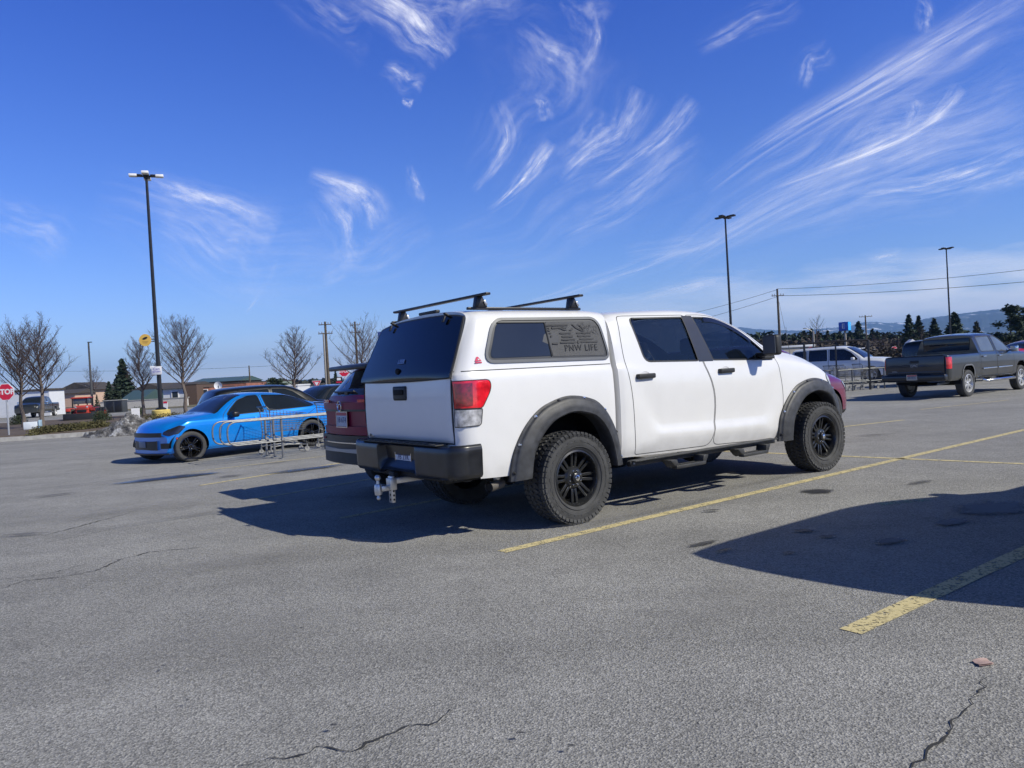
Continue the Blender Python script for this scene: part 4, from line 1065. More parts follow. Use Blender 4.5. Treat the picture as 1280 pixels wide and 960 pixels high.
def bowx(sk, y, front=True):
    wm = float(np.max(sk.w(np.linspace(sk.x0, sk.x1, 30))))
    return sk.x1 - sk.bowf * (y / wm) ** 2 if front else sk.x0 + sk.bowr * (y / wm) ** 2
def face_strip(sk, name, parent, y0, y1, z0, z1, m, front=True, off=.01, taper=0., th=.02):
    b = MB(); sgn = 1 if front else -1
    def f(u, v):
        y = y0 + (y1 - y0) * u; zt_ = z0 + (z1 - z0) * v + taper * (abs(y) / max(abs(y0), abs(y1))) * (v - .5)
        e = 0 if 0 < u < 1 and 0 < v < 1 else -th
        return (bowx(sk, y, front) + sgn * (off + e), y, zt_)
    us = [0, 0] + list(np.linspace(0, 1, 16)) + [1, 1]
    rows = []
    for i, u in enumerate([0] + list(np.linspace(.0001, .9999, 14)) + [1]):
        rows.append([b.bm.verts.new(f(u, v)) for v in (0, .0001, .5, .9999, 1)])
    for a, c in zip(rows, rows[1:]):
        for j in range(4): b.bm.faces.new((a[j], c[j], c[j + 1], a[j + 1]))
    return b.build(name, parent, m=m, smooth=40)

BLUE = mat('metallic_blue_paint', (.003, .25, .82), .28, .35, coat=1, var=.05, vscale=3)
MAROON = mat('maroon_paint', (.20, .003, .034), .40, .1, coat=.1, var=.1, spec=.3)
MAROON2 = mat('maroon_bright_paint', (.16, .012, .045), .3, .2, coat=1, var=.1)
BLACKC = mat('black_car_paint', (.006, .007, .009), .3, coat=.35, var=.2)
NAVYC = mat('dark_blue_paint', (.012, .018, .03), .3, .3, coat=1, var=.2)
GREYC = dirty(mat('grey_car_paint', (.022, .026, .029), .3, .3, coat=1, var=.1), (.10, .095, .085), .4, 1.0, .55)
WHITEC = mat('white_suv_paint', (.66, .68, .71), .35, coat=.5, var=.03)
REDC = mat('red_car_paint', (.45, .02, .03), .3, coat=1, var=.1)
RIMK = mat('gloss_black_rim', (.008, .008, .009), .15, .4, coat=1)
RIMS = mat('silver_rim', (.55, .56, .58), .3, .8)
SEDAN = dict(x0=-1.03, x1=3.64, axles=(0, 3.05, .345), rim=.25, style=5, tw=.24, track=.83, gap=.06,
    zt=[(-1.03, .94), (-.97, 1.07), (-.6, 1.12), (-.38, 1.145), (-.12, 1.21), (.28, 1.36), (.68, 1.44), (1.2, 1.47), (1.62, 1.455), (1.92, 1.35), (2.2, 1.18), (2.40, 1.06), (2.8, 1.02), (3.3, .93), (3.54, .83), (3.64, .68)],
    zs=[(-1.03, .84), (-.6, 1.02), (-.1, 1.03), (.6, .99), (1.4, .955), (2.4, .93), (3.0, .93), (3.35, .84), (3.64, .60)],
    zb=[(-1.03, .34), (-.4, .26), (3.3, .23), (3.64, .22)], w=[(-1.03, .76), (-.9, .86), (-.5, .925), (0, .95), (1.2, .925), (2.2, .93), (3.05, .95), (3.4, .92), (3.55, .86), (3.64, .76)],
    we=[(-1.03, .66), (-.3, .68), (.3, .60), (1.3, .585), (1.8, .60), (2.1, .68), (2.40, .79), (3.1, .80), (3.64, .66)], drop=.055, bowf=.26, bowr=.16, mid=.56,
    wins=[[(-.16, 1.075), (.05, 1.25), (.40, 1.365), (1.14, 1.41), (1.13, 1.01), (-.02, 1.045)], [(1.24, 1.415), (1.23, 1.005), (2.16, .985), (2.02, 1.12), (1.76, 1.32), (1.5, 1.40)]],
    doors=[[(-.22, 1.04), (.0, 1.25), (.38, 1.395), (1.19, 1.435), (1.18, .9), (1.20, .36), (.55, .36), (.42, .62), (.15, .82)], [(1.19, 1.435), (1.55, 1.415), (1.82, 1.32), (2.08, 1.13), (2.26, .98), (2.36, .6), (2.38, .36), (1.21, .36), (1.18, .9)]],
    handles=[(.35, .90), (1.42, .87)], mirror=(2.06, 1.02, 1.0), ws=(1.62, 2.38), rwin=(-.30, .50), wtrim=BLKMETAL, mmat=BLKMETAL, archlow=.2,
    regions=[('headlight', rounded([(3.20, .81), (3.36, .84), (3.62, .72), (3.62, .62), (3.42, .67)], .03), 's', mat('smoked_lens', (.02, .02, .024), .1, coat=1)),
             ('taillight', rounded([(-1.02, .86), (-.72, .93), (-.70, .83), (-1.02, .76)], .02), 's', REDL),
             ('side_marker', rounded([(3.45, .58), (3.50, .58), (3.47, .46), (3.44, .46)], .01), 's', mat('amber_red_marker', (.7, .08, .04), .3))])
SUV = dict(x0=-1.0, x1=3.86, axles=(0, 2.88, .37), rim=.25, style=5, tw=.24, track=.83, gap=.06, clad=.95,
    zt=[(-1.0, .99), (-.965, 1.12), (-.90, 1.26), (-.76, 1.48), (-.66, 1.60), (-.5, 1.655), (0, 1.695), (.9, 1.72), (1.6, 1.69), (2.0, 1.57), (2.4, 1.34), (2.68, 1.17), (3.1, 1.12), (3.55, 1.01), (3.78, .88), (3.86, .74)],
    zs=[(-1.0, .93), (-.8, 1.07), (0, 1.085), (1.2, 1.05), (2.6, 1.0), (3.3, .95), (3.86, .66)], zb=[(-1.0, .42), (-.5, .32), (3.3, .28), (3.86, .32)],
    w=[(-1.0, .80), (-.9, .88), (-.6, .94), (0, .965), (2.8, .965), (3.4, .93), (3.7, .84), (3.86, .70)],
    we=[(-1.0, .74), (-.8, .68), (-.5, .655), (1.6, .66), (2.2, .72), (2.7, .81), (3.3, .80), (3.86, .58)], drop=.06, bowf=.24, bowr=.14,
    wins=[[(-.62, 1.20), (-.42, 1.52), (-.02, 1.585), (-.02, 1.13), (-.55, 1.14)], [(.08, 1.59), (.08, 1.125), (.98, 1.11), (.98, 1.61)], [(1.08, 1.61), (1.08, 1.105), (2.34, 1.075), (2.16, 1.20), (1.76, 1.50), (1.5, 1.595)]],
    doors=[[(-.66, 1.18), (-.46, 1.55), (.02, 1.61), (.02, 1.10), (-.5, 1.09)], [(.03, 1.63), (.03, 1.10), (.42, .60), (.50, .42), (1.02, .42), (1.03, 1.64)], [(1.04, 1.64), (1.03, .42), (2.30, .42), (2.38, .7), (2.40, 1.06), (2.2, 1.24), (1.8, 1.54), (1.5, 1.63)]],
    handles=[], mirror=(2.10, 1.03, 1.12), ws=(1.62, 2.62), rwin=(-.93, -.68), archlow=.2,
    regions=[('headlight', rounded([(3.30, .92), (3.5, .93), (3.82, .78), (3.80, .68), (3.5, .76)], .03), 's', CLEARL),
             ('taillight', rounded([(-.995, 1.05), (-.66, 1.07), (-.70, .98), (-.995, .90)], .02), 's', REDL)])
BIGSUV = dict(x0=-1.1, x1=3.92, axles=(0, 2.95, .40), rim=.24, style=6, tw=.26, track=.86, gap=.06, clad=.5,
    zt=[(-1.1, 1.10), (-1.08, 1.4), (-1.0, 1.74), (-.9, 1.83), (0, 1.88), (1.3, 1.89), (1.75, 1.84), (2.1, 1.66), (2.45, 1.42), (2.62, 1.28), (3.1, 1.24), (3.6, 1.18), (3.85, 1.08), (3.92, .95)],
    zs=[(-1.1, 1.05), (-.9, 1.16), (1.2, 1.14), (2.6, 1.12), (3.5, 1.06), (3.92, .88)], zb=[(-1.1, .45), (-.5, .38), (3.3, .34), (3.92, .36)],
    w=[(-1.1, .88), (-1.0, .94), (-.6, .985), (3.0, .99), (3.6, .96), (3.85, .90), (3.92, .84)], we=[(-1.1, .82), (-.9, .77), (1.7, .75), (2.3, .80), (2.7, .86), (3.5, .84), (3.92, .74)], drop=.07, bowf=.14, bowr=.08,
    wins=[[(-.92, 1.22), (-.86, 1.72), (-.22, 1.75), (-.18, 1.21)], [(-.08, 1.21), (-.08, 1.76), (.82, 1.76), (.86, 1.20)], [(.98, 1.20), (.96, 1.76), (1.66, 1.74), (1.98, 1.58), (2.34, 1.24), (2.3, 1.18)]],
    doors=[[(-.97, 1.2), (-.90, 1.76), (-.15, 1.79), (-.13, 1.18)], [(-.14, 1.79), (.90, 1.80), (.92, 1.0), (.93, .48), (.55, .48), (.42, .75), (-.12, 1.16)], [(.91, 1.80), (1.70, 1.77), (2.04, 1.60), (2.42, 1.26), (2.44, .8), (2.40, .48), (.94, .48)]],
    handles=[], mirror=(2.16, 1.10, 1.25), ws=(1.78, 2.60), rwin=(-1.09, -.98), archlow=.2,
    regions=[('headlight', rounded([(3.66, 1.06), (3.90, 1.0), (3.90, .84), (3.70, .86)], .02), 's', CLEARL), ('taillight', rounded([(-1.09, 1.30), (-.98, 1.32), (-1.0, 1.0), (-1.09, 1.0)], .02), 's', REDL)])

def local_pose(near, farp, wb, side, y):
    """rear axle centre and heading from the ground contacts of one side's front and rear wheels"""
    d = (near - farp); h = math.atan2(d.y, d.x); l = Vector((-sin(h), cos(h), 0)); return farp - l * side * y, h, d.length / wb

# blue sedan, nose to the left, its left side towards us
fw_, rw_ = at(240, 577), at(391, 557.5)
org, hd, k = local_pose(fw_, rw_, 3.05, 1, .90)
bs, sk = vehicle('sedan', 'bright blue four door sedan with black wheels beside the silver cart rails', 'car', org, hd, SEDAN, BLUE, RIMK, scale=(k, .98, .92))
face_strip(sk, 'grille', bs, -.62, .62, .60, .70, BLKMETAL, off=.012); face_strip(sk, 'lower_grille', bs, -.50, .50, .32, .50, BLKMETAL, off=.012, taper=.03)
face_strip(sk, 'fog_recess', bs, .60, .80, .34, .46, BLKMETAL, off=.012); face_strip(sk, 'fog_recess', bs, -.80, -.60, .34, .46, BLKMETAL, off=.012)
face_strip(sk, 'splitter', bs, -.80, .80, .20, .235, BLKMETAL, off=.03)
b = MB(); b.box((3.655, 0, .44), (.01, .30, .14), mat('front_plate', (.12, .16, .24), .4), bev=.002); b.build('license_plate', bs)
CORG, CH = org, hd
cl = Vector((-sin(hd), cos(hd), 0)); cd_ = Vector((cos(hd), sin(hd), 0))
# black SUV in the next stall, then a dark crossover
bk, _ = vehicle('suv', 'black SUV parked behind the blue sedan, mostly hidden by it', 'SUV', Vector((-8.05, 20.2, 0)) + TD * .9 + TL * .93, TH, SUV, BLACKC, RIMS, scale=(.86, 1, .885))
o3 = at(345, 521); dk, _ = vehicle('hatchback', 'dark hatchback with bright reflecting windows between blue sedan and maroon SUV', 'car', Vector((far(452, 25.5), 25.5, 0)), hd, SEDAN, NAVYC, RIMS, scale=(1, 1, .97))
# maroon SUV next to the pickup
MSUV = dict(SUV); MSUV.update(zt=[(-1.0, 1.20), (-.97, 1.28), (-.86, 1.40), (-.70, 1.54), (-.60, 1.62), (-.45, 1.665), (0, 1.70)] + SUV['zt'][7:], zs=[(-1.0, 1.12), (-.8, 1.16), (0, 1.14), (1.2, 1.08), (2.6, 1.0), (3.3, .95), (3.86, .66)], zb=[(-1.0, .50), (-.5, .36), (3.3, .28), (3.86, .32)], rwin=(-.95, -.66),
    regions=[SUV['regions'][0], ('taillight', rounded([(-.995, 1.17), (-.66, 1.17), (-.70, 1.08), (-.995, 1.06)], .02), 's', REDL)])
SX_, SY_ = .32, 2.42
ms, sk = vehicle('suv', 'maroon SUV with black roof spoiler and silver plate, beside the white pickup', 'SUV', tw(SX_, SY_), TH, MSUV, MAROON, RIMS, scale=(1, .93, 1.0))
b = MB(); b.box((-.74, 0, 1.665), (.36, 1.22, .045), BLKMETAL, bev=.02, rot=Matrix.Rotation(-.10, 4, 'Y')); b.box((-.90, 0, 1.64), (.06, 1.16, .05), BLKMETAL, bev=.018); b.build('roof_spoiler', ms)
b = MB(); b.box((-.5, 0, 1.735), (.16, .05, .05), mat('shark_fin', (.7, .7, .72), .3), bev=.02); b.build('roof_antenna', ms)
b = MB(); b.box((-.955, .02, 1.345), (.04, .62, .02), BLKMETAL, bev=.006, rot=Matrix.Rotation(.4, 4, 'Y')); b.box((-.955, -.05, 1.33), (.03, .10, .05), BLKMETAL, bev=.01); b.build('rear_wiper', ms)
face_strip(sk, 'hatch_ledge', ms, -.76, .76, 1.13, 1.21, MAROON, False, .035, th=.035); face_strip(sk, 'tail_trim', ms, -.70, .70, 1.105, 1.13, BLKMETAL, False, .03)
face_strip(sk, 'lower_hatch', ms, -.74, .74, .82, .92, MAROON, False, .03, th=.03); face_strip(sk, 'rear_bumper', ms, -.84, .84, .60, .81, mat('bumper_navy', (.006, .006, .010), .4), False, .055, th=.06)
face_strip(sk, 'skid_trim', ms, -.60, .60, .61, .645, mat('satin_silver', (.32, .34, .38), .35, .6), False, .075, taper=.02, th=.03); face_strip(sk, 'chrome_strip', ms, -.70, .70, .715, .728, CHROME, False, .07, th=.01); face_strip(sk, 'bumper_lip', ms, -.76, .76, .46, .60, BLACKP, False, .05, th=.05)
face_strip(sk, 'fog_reflector', ms, .60, .76, .755, .775, REDL, False, .07, th=.01); face_strip(sk, 'fog_reflector', ms, -.76, -.60, .755, .775, REDL, False, .07, th=.01)
face_strip(sk, 'taillight', ms, .45, .80, 1.215, 1.25, REDL, False, .03, th=.02); face_strip(sk, 'taillight', ms, -.80, -.45, 1.215, 1.25, REDL, False, .03, th=.02)
plate(ms, frame((-1.022, .0, 1.005), (0, -1, 0), (.03, 0, 1)), w=.34, h=.19, head=None, lines=('1B 6T4',), base=(.42, .46, .55))
b = MB(); EM = frame((-1.045, 0, .975), (0, -1, 0), (0, 0, 1)); b.lathe([(.052, 0), (.060, .006), (.068, 0)], 28, CHROME, 'X'); 
bmesh.ops.transform(b.bm, matrix=Matrix.Translation((-1.05, 0, 1.172)), verts=b.bm.verts)
for sg in (1, -1): b.tube([Vector((-1.055, sg * .055, 1.197)), Vector((-1.06, sg * .022, 1.192)), Vector((-1.06, 0, 1.152))], .006, 6, CHROME)
b.build('emblem', ms)
# second maroon vehicle, nose showing past the pickup's front wheel
m2, sk = vehicle('suv', 'maroon vehicle hidden behind the white pickup, only its nose and windshield showing', 'SUV', tw(6.55, 2.85), TH, SUV, MAROON2, RIMS)
face_strip(sk, 'front_bumper', m2, -.7, .7, .35, .58, BLACKP, True, .03); face_strip(sk, 'grille', m2, -.45, .45, .62, .76, BLKMETAL, True, .012)
# white SUV facing right
p = Vector((far(1040, 39.0), 39.0, 0)); wh, sk = vehicle('suv', 'white SUV with dark windows beyond the far cart rails', 'SUV', p + Vector((-.3, 1.2, 0)), R(-42), BIGSUV, WHITEC, RIMS)
face_strip(sk, 'grille', wh, -.5, .5, .80, 1.04, BLKMETAL, True, .02); face_strip(sk, 'front_bumper', wh, -.86, .86, .40, .66, WHITEC, True, .08, th=.08); face_strip(sk, 'air_intake', wh, -.4, .4, .46, .56, BLKMETAL, True, .095)
b = MB(); b.box((.4, .62, 1.93), (2.0, .04, .04), BLKMETAL, bev=.01); b.build('roof_rail', wh); b = MB(); b.box((.4, -.62, 1.93), (2.0, .04, .04), BLKMETAL, bev=.01); b.build('roof_rail', wh)

# grey crew cab pickup on the right
def grey_pickup(loc, rz):
    t = thing('pickup_truck', 'dark grey crew cab pickup with silver wheels, rear towards us, at the right', 'pickup truck', loc, rz)
    cab = Skin(.78, 4.75, zt=[(.78, 1.83), (.9, 1.86), (1.6, 1.90), (2.2, 1.88), (2.6, 1.78), (3.0, 1.56), (3.3, 1.36), (3.6, 1.32), (4.3, 1.27), (4.65, 1.16), (4.75, 1.0)],
        zs=[(.78, 1.30), (3.3, 1.25), (4.4, 1.18), (4.75, .9)], zb=[(.78, .52), (4.75, .50)], w=[(.78, .97), (4.2, .985), (4.6, .95), (4.75, .86)], we=[(.78, .74), (2.4, .74), (3.0, .80), (3.4, .88), (4.75, .72)], drop=.07, bowf=.12, mid=.55)
    cab.res = .1; cab.ru = 3
    w = [cab.cut('w0', rounded([(.98, 1.78), (.96, 1.33), (1.90, 1.32), (1.86, 1.80)], .06)), cab.cut('w1', rounded([(2.0, 1.80), (2.04, 1.32), (3.08, 1.30), (2.98, 1.42), (2.62, 1.68), (2.3, 1.79)], .05))]
    d = [cab.cut('d0', rounded([(.88, 1.83), (.86, 1.3), (.90, .58), (1.92, .58), (1.97, 1.3), (1.93, 1.84)], .06)), cab.cut('d1', rounded([(1.93, 1.84), (1.98, 1.3), (1.93, .58), (3.06, .58), (3.16, .9), (3.14, 1.30), (2.7, 1.70), (2.35, 1.83)], .06))]
    a = cab.cut('gone', rounded([(3.28, .4), (3.32, .78), (3.46, .94), (3.84, .96), (3.98, .78), (4.06, .4)], .1)); cab.cut('ws', [(2.3, 9), (2.34, 6.75), (2.8, 6.5), (3.2, 6.6), (3.3, 9)], 'u'); cab.solve()
    cab.emit('cab_body', ['body'], 0, GREYC, t, caps=[(4.75, GREYC, 1), (.78, GREYC, -1)], ribbons=[('lip', a, .05, BLACKP)]); cab.emit('windshield', ['ws'], 0, GLASS, t)
    bed = Skin(-1.22, .74, zt=[(-1.22, 1.30), (.74, 1.31)], zs=[(-1.22, 1.27), (.74, 1.28)], zb=[(-1.22, .52), (.74, .52)], w=[(-1.22, .90), (-1.18, .95), (-1.05, .98), (.74, .985)], we=[(-1.22, .86), (.74, .9)], drop=.02, crown=.0, bowr=.02, mid=.6)
    bed.res = .1; bed.ru = 3
    a2 = bed.cut('gone', rounded([(-.42, .4), (-.38, .80), (-.24, .96), (.24, .96), (.38, .80), (.42, .4)], .1)); tl = bed.cut('tail', rounded([(-1.218, 1.22), (-1.218, .88), (-1.06, .88), (-1.02, 1.22)], .02)); bed.solve()
    bed.emit('bed', ['body'], 0, GREYC, t, caps=[(-1.22, mat('tailgate_paint', (.02, .022, .03), .3, .3, coat=.8), -1), (.74, GREYC, 1)], ribbons=[('lip', a2, .05, BLACKP), (a2, True, (-.03, .01), .012, STEEL)])
    cab_c = None
    for sg in (1, -1):
        drs = [cab.emit('door', ['d%d' % i], sg, GREYC, t, ribbons=[(p_, True, (-.005, .005), .003, SEAM)]) for i, p_ in enumerate(d)]
        for i, p_ in enumerate(w): cab.emit('window', ['w%d' % i], sg, GLASSL, drs[i], off=-.005, ribbons=[(p_, True, (-.015, .01), .004, CHROME if i == 9 else BLACKP)])
        for i, hx in enumerate((1.02, 2.12)): b = MB(); b.box((hx + .05, sg * .99, 1.17), (.2, .03, .035), CHROME, bev=.01); b.build('handle', drs[i])
        for i, (x0, x1) in enumerate(((.95, 1.9), (2.0, 3.0))): b = MB(); b.box(((x0 + x1) / 2, sg * .992, .80), (x1 - x0, .014, .035), CHROME, bev=.004); b.build('door_moulding', drs[i])
        bed.emit('taillight', ['tail'], sg, REDL, t, off=.008)
        b = MB(); b.box((2.86, sg * 1.12, 1.36), (.10, .22, .20), CHROME, bev=.035, seg=3); b.box((2.9, sg * 1.0, 1.31), (.06, .14, .04), BLACKP, bev=.01); b.build('wing_mirror', t)
        b = MB(); b.tube([(.95, sg * .95, .46), (1.0, sg * 1.03, .43), (3.0, sg * 1.03, .43), (3.1, sg * .95, .46)], .045, 10, CHROME); b.build('side_step', t)
    b = MB(); b.box((-1.235, 0, 1.0), (.03, 1.72, .56), mat('tailgate_paint', (.02, .022, .03), .3, .3, coat=.8), bev=.02, seg=3); b.box((-1.255, 0, .80), (.015, 1.6, .05), mat('tailgate_paint', (.02, .022, .03)), bev=.008); tg = b.build('tailgate', t)
    b = MB(); b.box((-1.258, 0, 1.12), (.016, .26, .075), BLACKP, bev=.01); b.build('tailgate_handle', tg)
    b = MB(); text_mesh(b, 'GMC', .10, frame((-1.262, 0, 1.0), (0, -1, 0), (0, 0, 1)), mat('badge_silver', (.4, .4, .42), .3, .8), .004); text_mesh(b, 'SIERRA', .055, frame((-1.255, .60, .84), (0, -1, 0), (0, 0, 1)), mat('badge_silver', (.4, .4, .42)), .003); b.build('tailgate_badge', tg)
    b = MB(); b.box((-1.32, 0, .64), (.2, 1.9, .20), mat('dark_bumper', (.018, .02, .026), .3, .4, coat=.5), bev=.05, seg=3); bb = b.build('rear_bumper', t); plate(bb, frame((-1.425, 0, .66), (0, -1, 0), (0, 0, 1)), base=(.30, .31, .30), head=None, lines=('5K 81C',))
    b = MB(); b.box((1.7, 0, .60), (5.2, 1.3, .2), CHASSIS, bev=.03); b.tube([(0, -.8, .40), (0, .8, .40)], .05, 8, CHASSIS); b.tube([(-.4, -.6, .46), (-1.28, -.68, .44)], .035, 8, STEEL); b.build('chassis', t)
    b = MB(); b.box((.78, 0, 1.55), (.02, 1.40, .44), GLASS, bev=.02, rot=Matrix.Rotation(-.06, 4, 'Y')); b.build('rear_window', t)
    for x in (0, 3.68): liner(t, x, .50, .5, .95, .40)
    for x in (0, 3.68):
        for s_ in (-1, 1): add_wheel(t, x, s_ * .86, .40, .25, .27, s_, 6, mat('chrome_rim', (.62, .62, .62), .35, .4))
    return t
gw = at(1213, 495.5); gp = grey_pickup(gw + TL * .98, R(35.5))
# dark vehicle just beyond it, red car at the frame's edge, and the neighbour whose shadow falls from the right
dv, _ = vehicle('suv', 'dark SUV on the far side of the grey pickup, only its roof showing', 'SUV', gw + TD * 8.6 + TL * 4.9, R(35.5), BIGSUV, BLACKC, RIMS)
rc, _ = vehicle('sedan', 'red car beyond the grey pickup at the right edge', 'car', Vector((far(1268, 36), 36, 0)), R(20), SEDAN, REDC, RIMS, scale=(1, 1, 1.12))
nb, _ = vehicle('suv', 'dark SUV beside the right edge whose rounded shadow falls across the yellow line', 'SUV', tw(2.0, -5.76), TH, BIGSUV, NAVYC, RIMS, scale=(1, 1, 1.20))
# dark pickup and red loader across the road
fp = copy_tree(gp); fp.location = Vector((far(54, 71), 71, -.03)); fp.rotation_euler[2] = R(-75); fp['label'] = 'small dark pickup parked in front of the white shed, behind the bare trees'

# ------------------------------------------------------------------ cart return rails and carts
def shopping_cart(label, loc, rz, group=None, m=STEEL, proto=[]):
    if proto:
        t = copy_tree(proto[0]); t.location = loc; t.rotation_euler = (0, 0, rz); t['label'] = label; t['group'] = group; return t
    t = thing('shopping_cart', label, 'shopping cart', loc, rz, group); proto.append(t)
    b = MB()
    x0, x1, zt0, zt1, zb0 = -.40, .45, 1.0, .86, .50
    for k in range(9):
        v = k / 8; z = zb0 + (zt0 - zb0) * v; w = .20 + .08 * v; xf = x1 - .03 * (1 - v); zf = zb0 + (zt1 - zb0) * v
        b.tube([(x0, w, z), (xf, w * .8, zf), (xf, -w * .8, zf), (x0, -w, z)], .004, 4, m, closed=True)
    for k in range(12):
        u = k / 11; x = x0 + (x1 - x0) * u
        for s_ in (1, -1):
            wt_, wb_ = .28 * (1 - .2 * u), .20 * (1 - .2 * u); b.tube([(x, s_ * wt_, zt0 + (zt1 - zt0) * u), (x, s_ * wb_, zb0), (x, 0, zb0)], .0035, 4, m)
    b.build('basket', t)
    b = MB(); b.tube([(-.46, -.25, 1.05), (-.46, .25, 1.05)], .016, 8, mat('cart_handle', (.05, .06, .08), .4)); 
    for s_ in (1, -1): b.tube([(-.46, s_ * .24, 1.05), (-.40, s_ * .26, .98), (-.38, s_ * .22, .45), (-.42, s_ * .25, .18)], .012, 6, m)
    b.build('handle', t)
    b = MB()
    for s_ in (1, -1): b.tube([(-.42, s_ * .25, .18), (.0, s_ * .22, .20), (.46, s_ * .15, .16)], .013, 6, m); b.tube([(-.38, s_ * .22, .45), (.30, s_ * .16, .20)], .010, 6, m)
    for k in range(5): b.tube([(-.3 + k * .16, -.2, .20), (-.3 + k * .16, .2, .20)], .005, 4, m)
    b.build('chassis', t)
    for x, y in ((-.42, .25), (-.42, -.25), (.46, .15), (.46, -.15)):
        b = MB(); b.lathe([(.0, -.016), (.055, -.016), (.06, 0), (.055, .016), (0, .016)], 16, mat('caster_grey', (.25, .25, .25), .5), 'Y', c=(x, y, .06)); b.box((x, y, .12), (.03, .045, .10), m); b.build('caster', t)
    return t

def bend(pts, r=.12, n=5):
    out = []
    for i, p in enumerate(pts):
        p = Vector(p)
        if i in (0, len(pts) - 1): out.append(p); continue
        a = (Vector(pts[i - 1]) - p); c = (Vector(pts[i + 1]) - p); ra = min(r, a.length * .49, c.length * .49)
        A = p + a.normalized() * ra; C = p + c.normalized() * ra
        for j in range(n + 1): q = j / n; out.append(A * (1 - q) ** 2 + p * 2 * q * (1 - q) + C * q * q)
    return out
c0 = at(355, 573)
cr = thing('cart_corral', 'silver tube cart return rails with three rounded ends, in front of the blue sedan', 'cart corral', c0, R(41))
for i, y in enumerate((0, .40, .80)):
    b = MB()
    b.tube(bend([(4.6, y, .82), (-1.12, y, .82), (-1.12, y, .36), (4.6, y, .36)], .20, 7), .0165, 10, STEEL)
    b.build('rail', cr)
    for x in (0, 2.3, 4.5):
        b = MB(); b.tube([(x, y + .03, 0), (x, y + .03, .84)], .024, 10, STEEL); b.box((x, y + .03, .006), (.14, .14, .012), STEEL, bev=.003); b.box((x, y, .38), (.07, .07, .05), STEEL, bev=.005); b.build('post', cr)
def cp(x, y): return c0 + Vector((cos(R(41)) * x - sin(R(41)) * y, sin(R(41)) * x + cos(R(41)) * y, 0))
CARTG = 'carts nested between the silver rails'
for i, (x, y) in enumerate(((.55, .62), (1.9, .62), (2.2, .62))):
    shopping_cart('wire shopping cart nested between the silver rails beside the blue sedan', cp(x, y + .55), R(41), CARTG)
# right-hand corral with its tall frame
q0 = at(1088, 487); qd = (at(1110, 484.5) - q0); 
cr2 = thing('cart_corral', 'dark cart return with tall open frame in front of the white SUV', 'cart corral', q0, R(20))
DST = mat('dull_steel', (.10, .105, .11), .5, .6, var=.2)
b = MB(); b.tube([(0, 0, 0), (0, 0, 2.0)], .045, 8, BLKMETAL); b.tube([(-2.15, 1.2, 0), (-2.15, 1.2, 2.0)], .045, 8, BLKMETAL); b.tube([(-1.1, .6, .0), (-1.1, .6, 1.9)], .03, 8, BLKMETAL); b.build('frame_post', cr2)
b = MB(); b.tube([(0, 0, 2.0), (-1.1, .6, 2.03), (-2.15, 1.2, 2.0)], .04, 8, BLKMETAL); b.build('frame_bar', cr2)
for y in (0, 1.2):
    b = MB(); b.tube(bend([(-1.6 , y, .85), (2.3, y, .85), (2.3, y, .36), (-1.6, y, .36), (-1.6, y, .85)], .12, 5), .025, 8, DST); b.build('rail', cr2)
    for x in (-.9, .75, 1.4): b = MB(); b.tube([(x, y, 0), (x, y, .86)], .028, 8, DST); b.build('post', cr2)
for i, x in enumerate((-1.1, -.8, -.5, .4)):
    a = R(20); shopping_cart('wire shopping cart inside the dark cart return in front of the white SUV', q0 + Vector((cos(a) * x - sin(a) * .6, sin(a) * x + cos(a) * .6, 0)), R(20), 'carts in the dark cart return')

# ------------------------------------------------------------------ lamp posts
def lamp(loc, h, label, rz=0., r=.11, pale=False):
    t = thing('lamp_post', label, 'lamp post', loc, rz, None)
    b = MB(); b.tube([(0, 0, .0), (0, 0, h)], [r, r * .55], 10, BLKMETAL); b.box((0, 0, h), (.2, .2, .18), BLKMETAL, bev=.02); b.build('pole', t)
    GLARE = mat('lamp_sun_glare', (.80, .80, .80), .35, coat=.6)  # white paints the sun's glare onto the outer ends of black lamp heads
    for k in range(4):
        a = pi / 2 * k + .35; b = MB(); M = Matrix.Rotation(a, 4, 'Z')
        b.box(M @ Vector((.14, 0, h + .02)), (.22, .07, .07), BLKMETAL, rot=M); b.box(M @ Vector((.42, 0, h + .05)), (.50, .30, .09), BLKMETAL, bev=.03, rot=M)
        b.box(M @ Vector((.58, 0, h + .05)), (.36, .32, .12), GLARE if pale else BLKMETAL, bev=.03, rot=M); b.build('lamp_head', t)
    return t
D1 = 37.0
lp = lamp(Vector((far(200, D1), D1, 0)), zat(183, 221, D1), 'tallest black lamp post, with yellow base and small signs, behind the blue sedan', pale=True)
YB = mat('yellow_base_paint', (.62, .47, .13), .7, var=.2, bump=.2, bscale=20)
b = MB(); b.lathe([(0, 0), (.42, 0), (.42, .66), (.38, .70), (0, .70)], 28, YB, 'Z'); b.build('concrete_base', lp)
b = MB(); b.lathe([(.0, .70), (.24, .70), (.24, .76), (.12, .82), (.0, .82)], 16, BLKMETAL, 'Z'); b.build('base_flange', lp)
px = D1 / FPX
zs1 = zat(188, 425, D1); ys = thing('sign', 'round yellow sign with a black oval, high on the tall lamp post', 'sign', Vector((lp.location.x - .50, D1 - .10, zs1)))
b = MB(); b.lathe([(0, -.01), (.29, -.01), (.29, .01), (0, .01)], 32, mat('sign_yellow', (.80, .50, .10), .5), 'Y'); b.build('sign_face', ys)
b = MB(); b.lathe([(0, -.018), (.10, -.018), (.10, -.012), (0, -.012)], 20, BLKMETAL, 'Y'); bmesh.ops.scale(b.bm, vec=(1.3, 1, .55), verts=b.bm.verts); bmesh.ops.transform(b.bm, matrix=Matrix.Translation((-.0, 0, .09)) @ Matrix.Rotation(-.35, 4, 'Y'), verts=b.bm.verts)
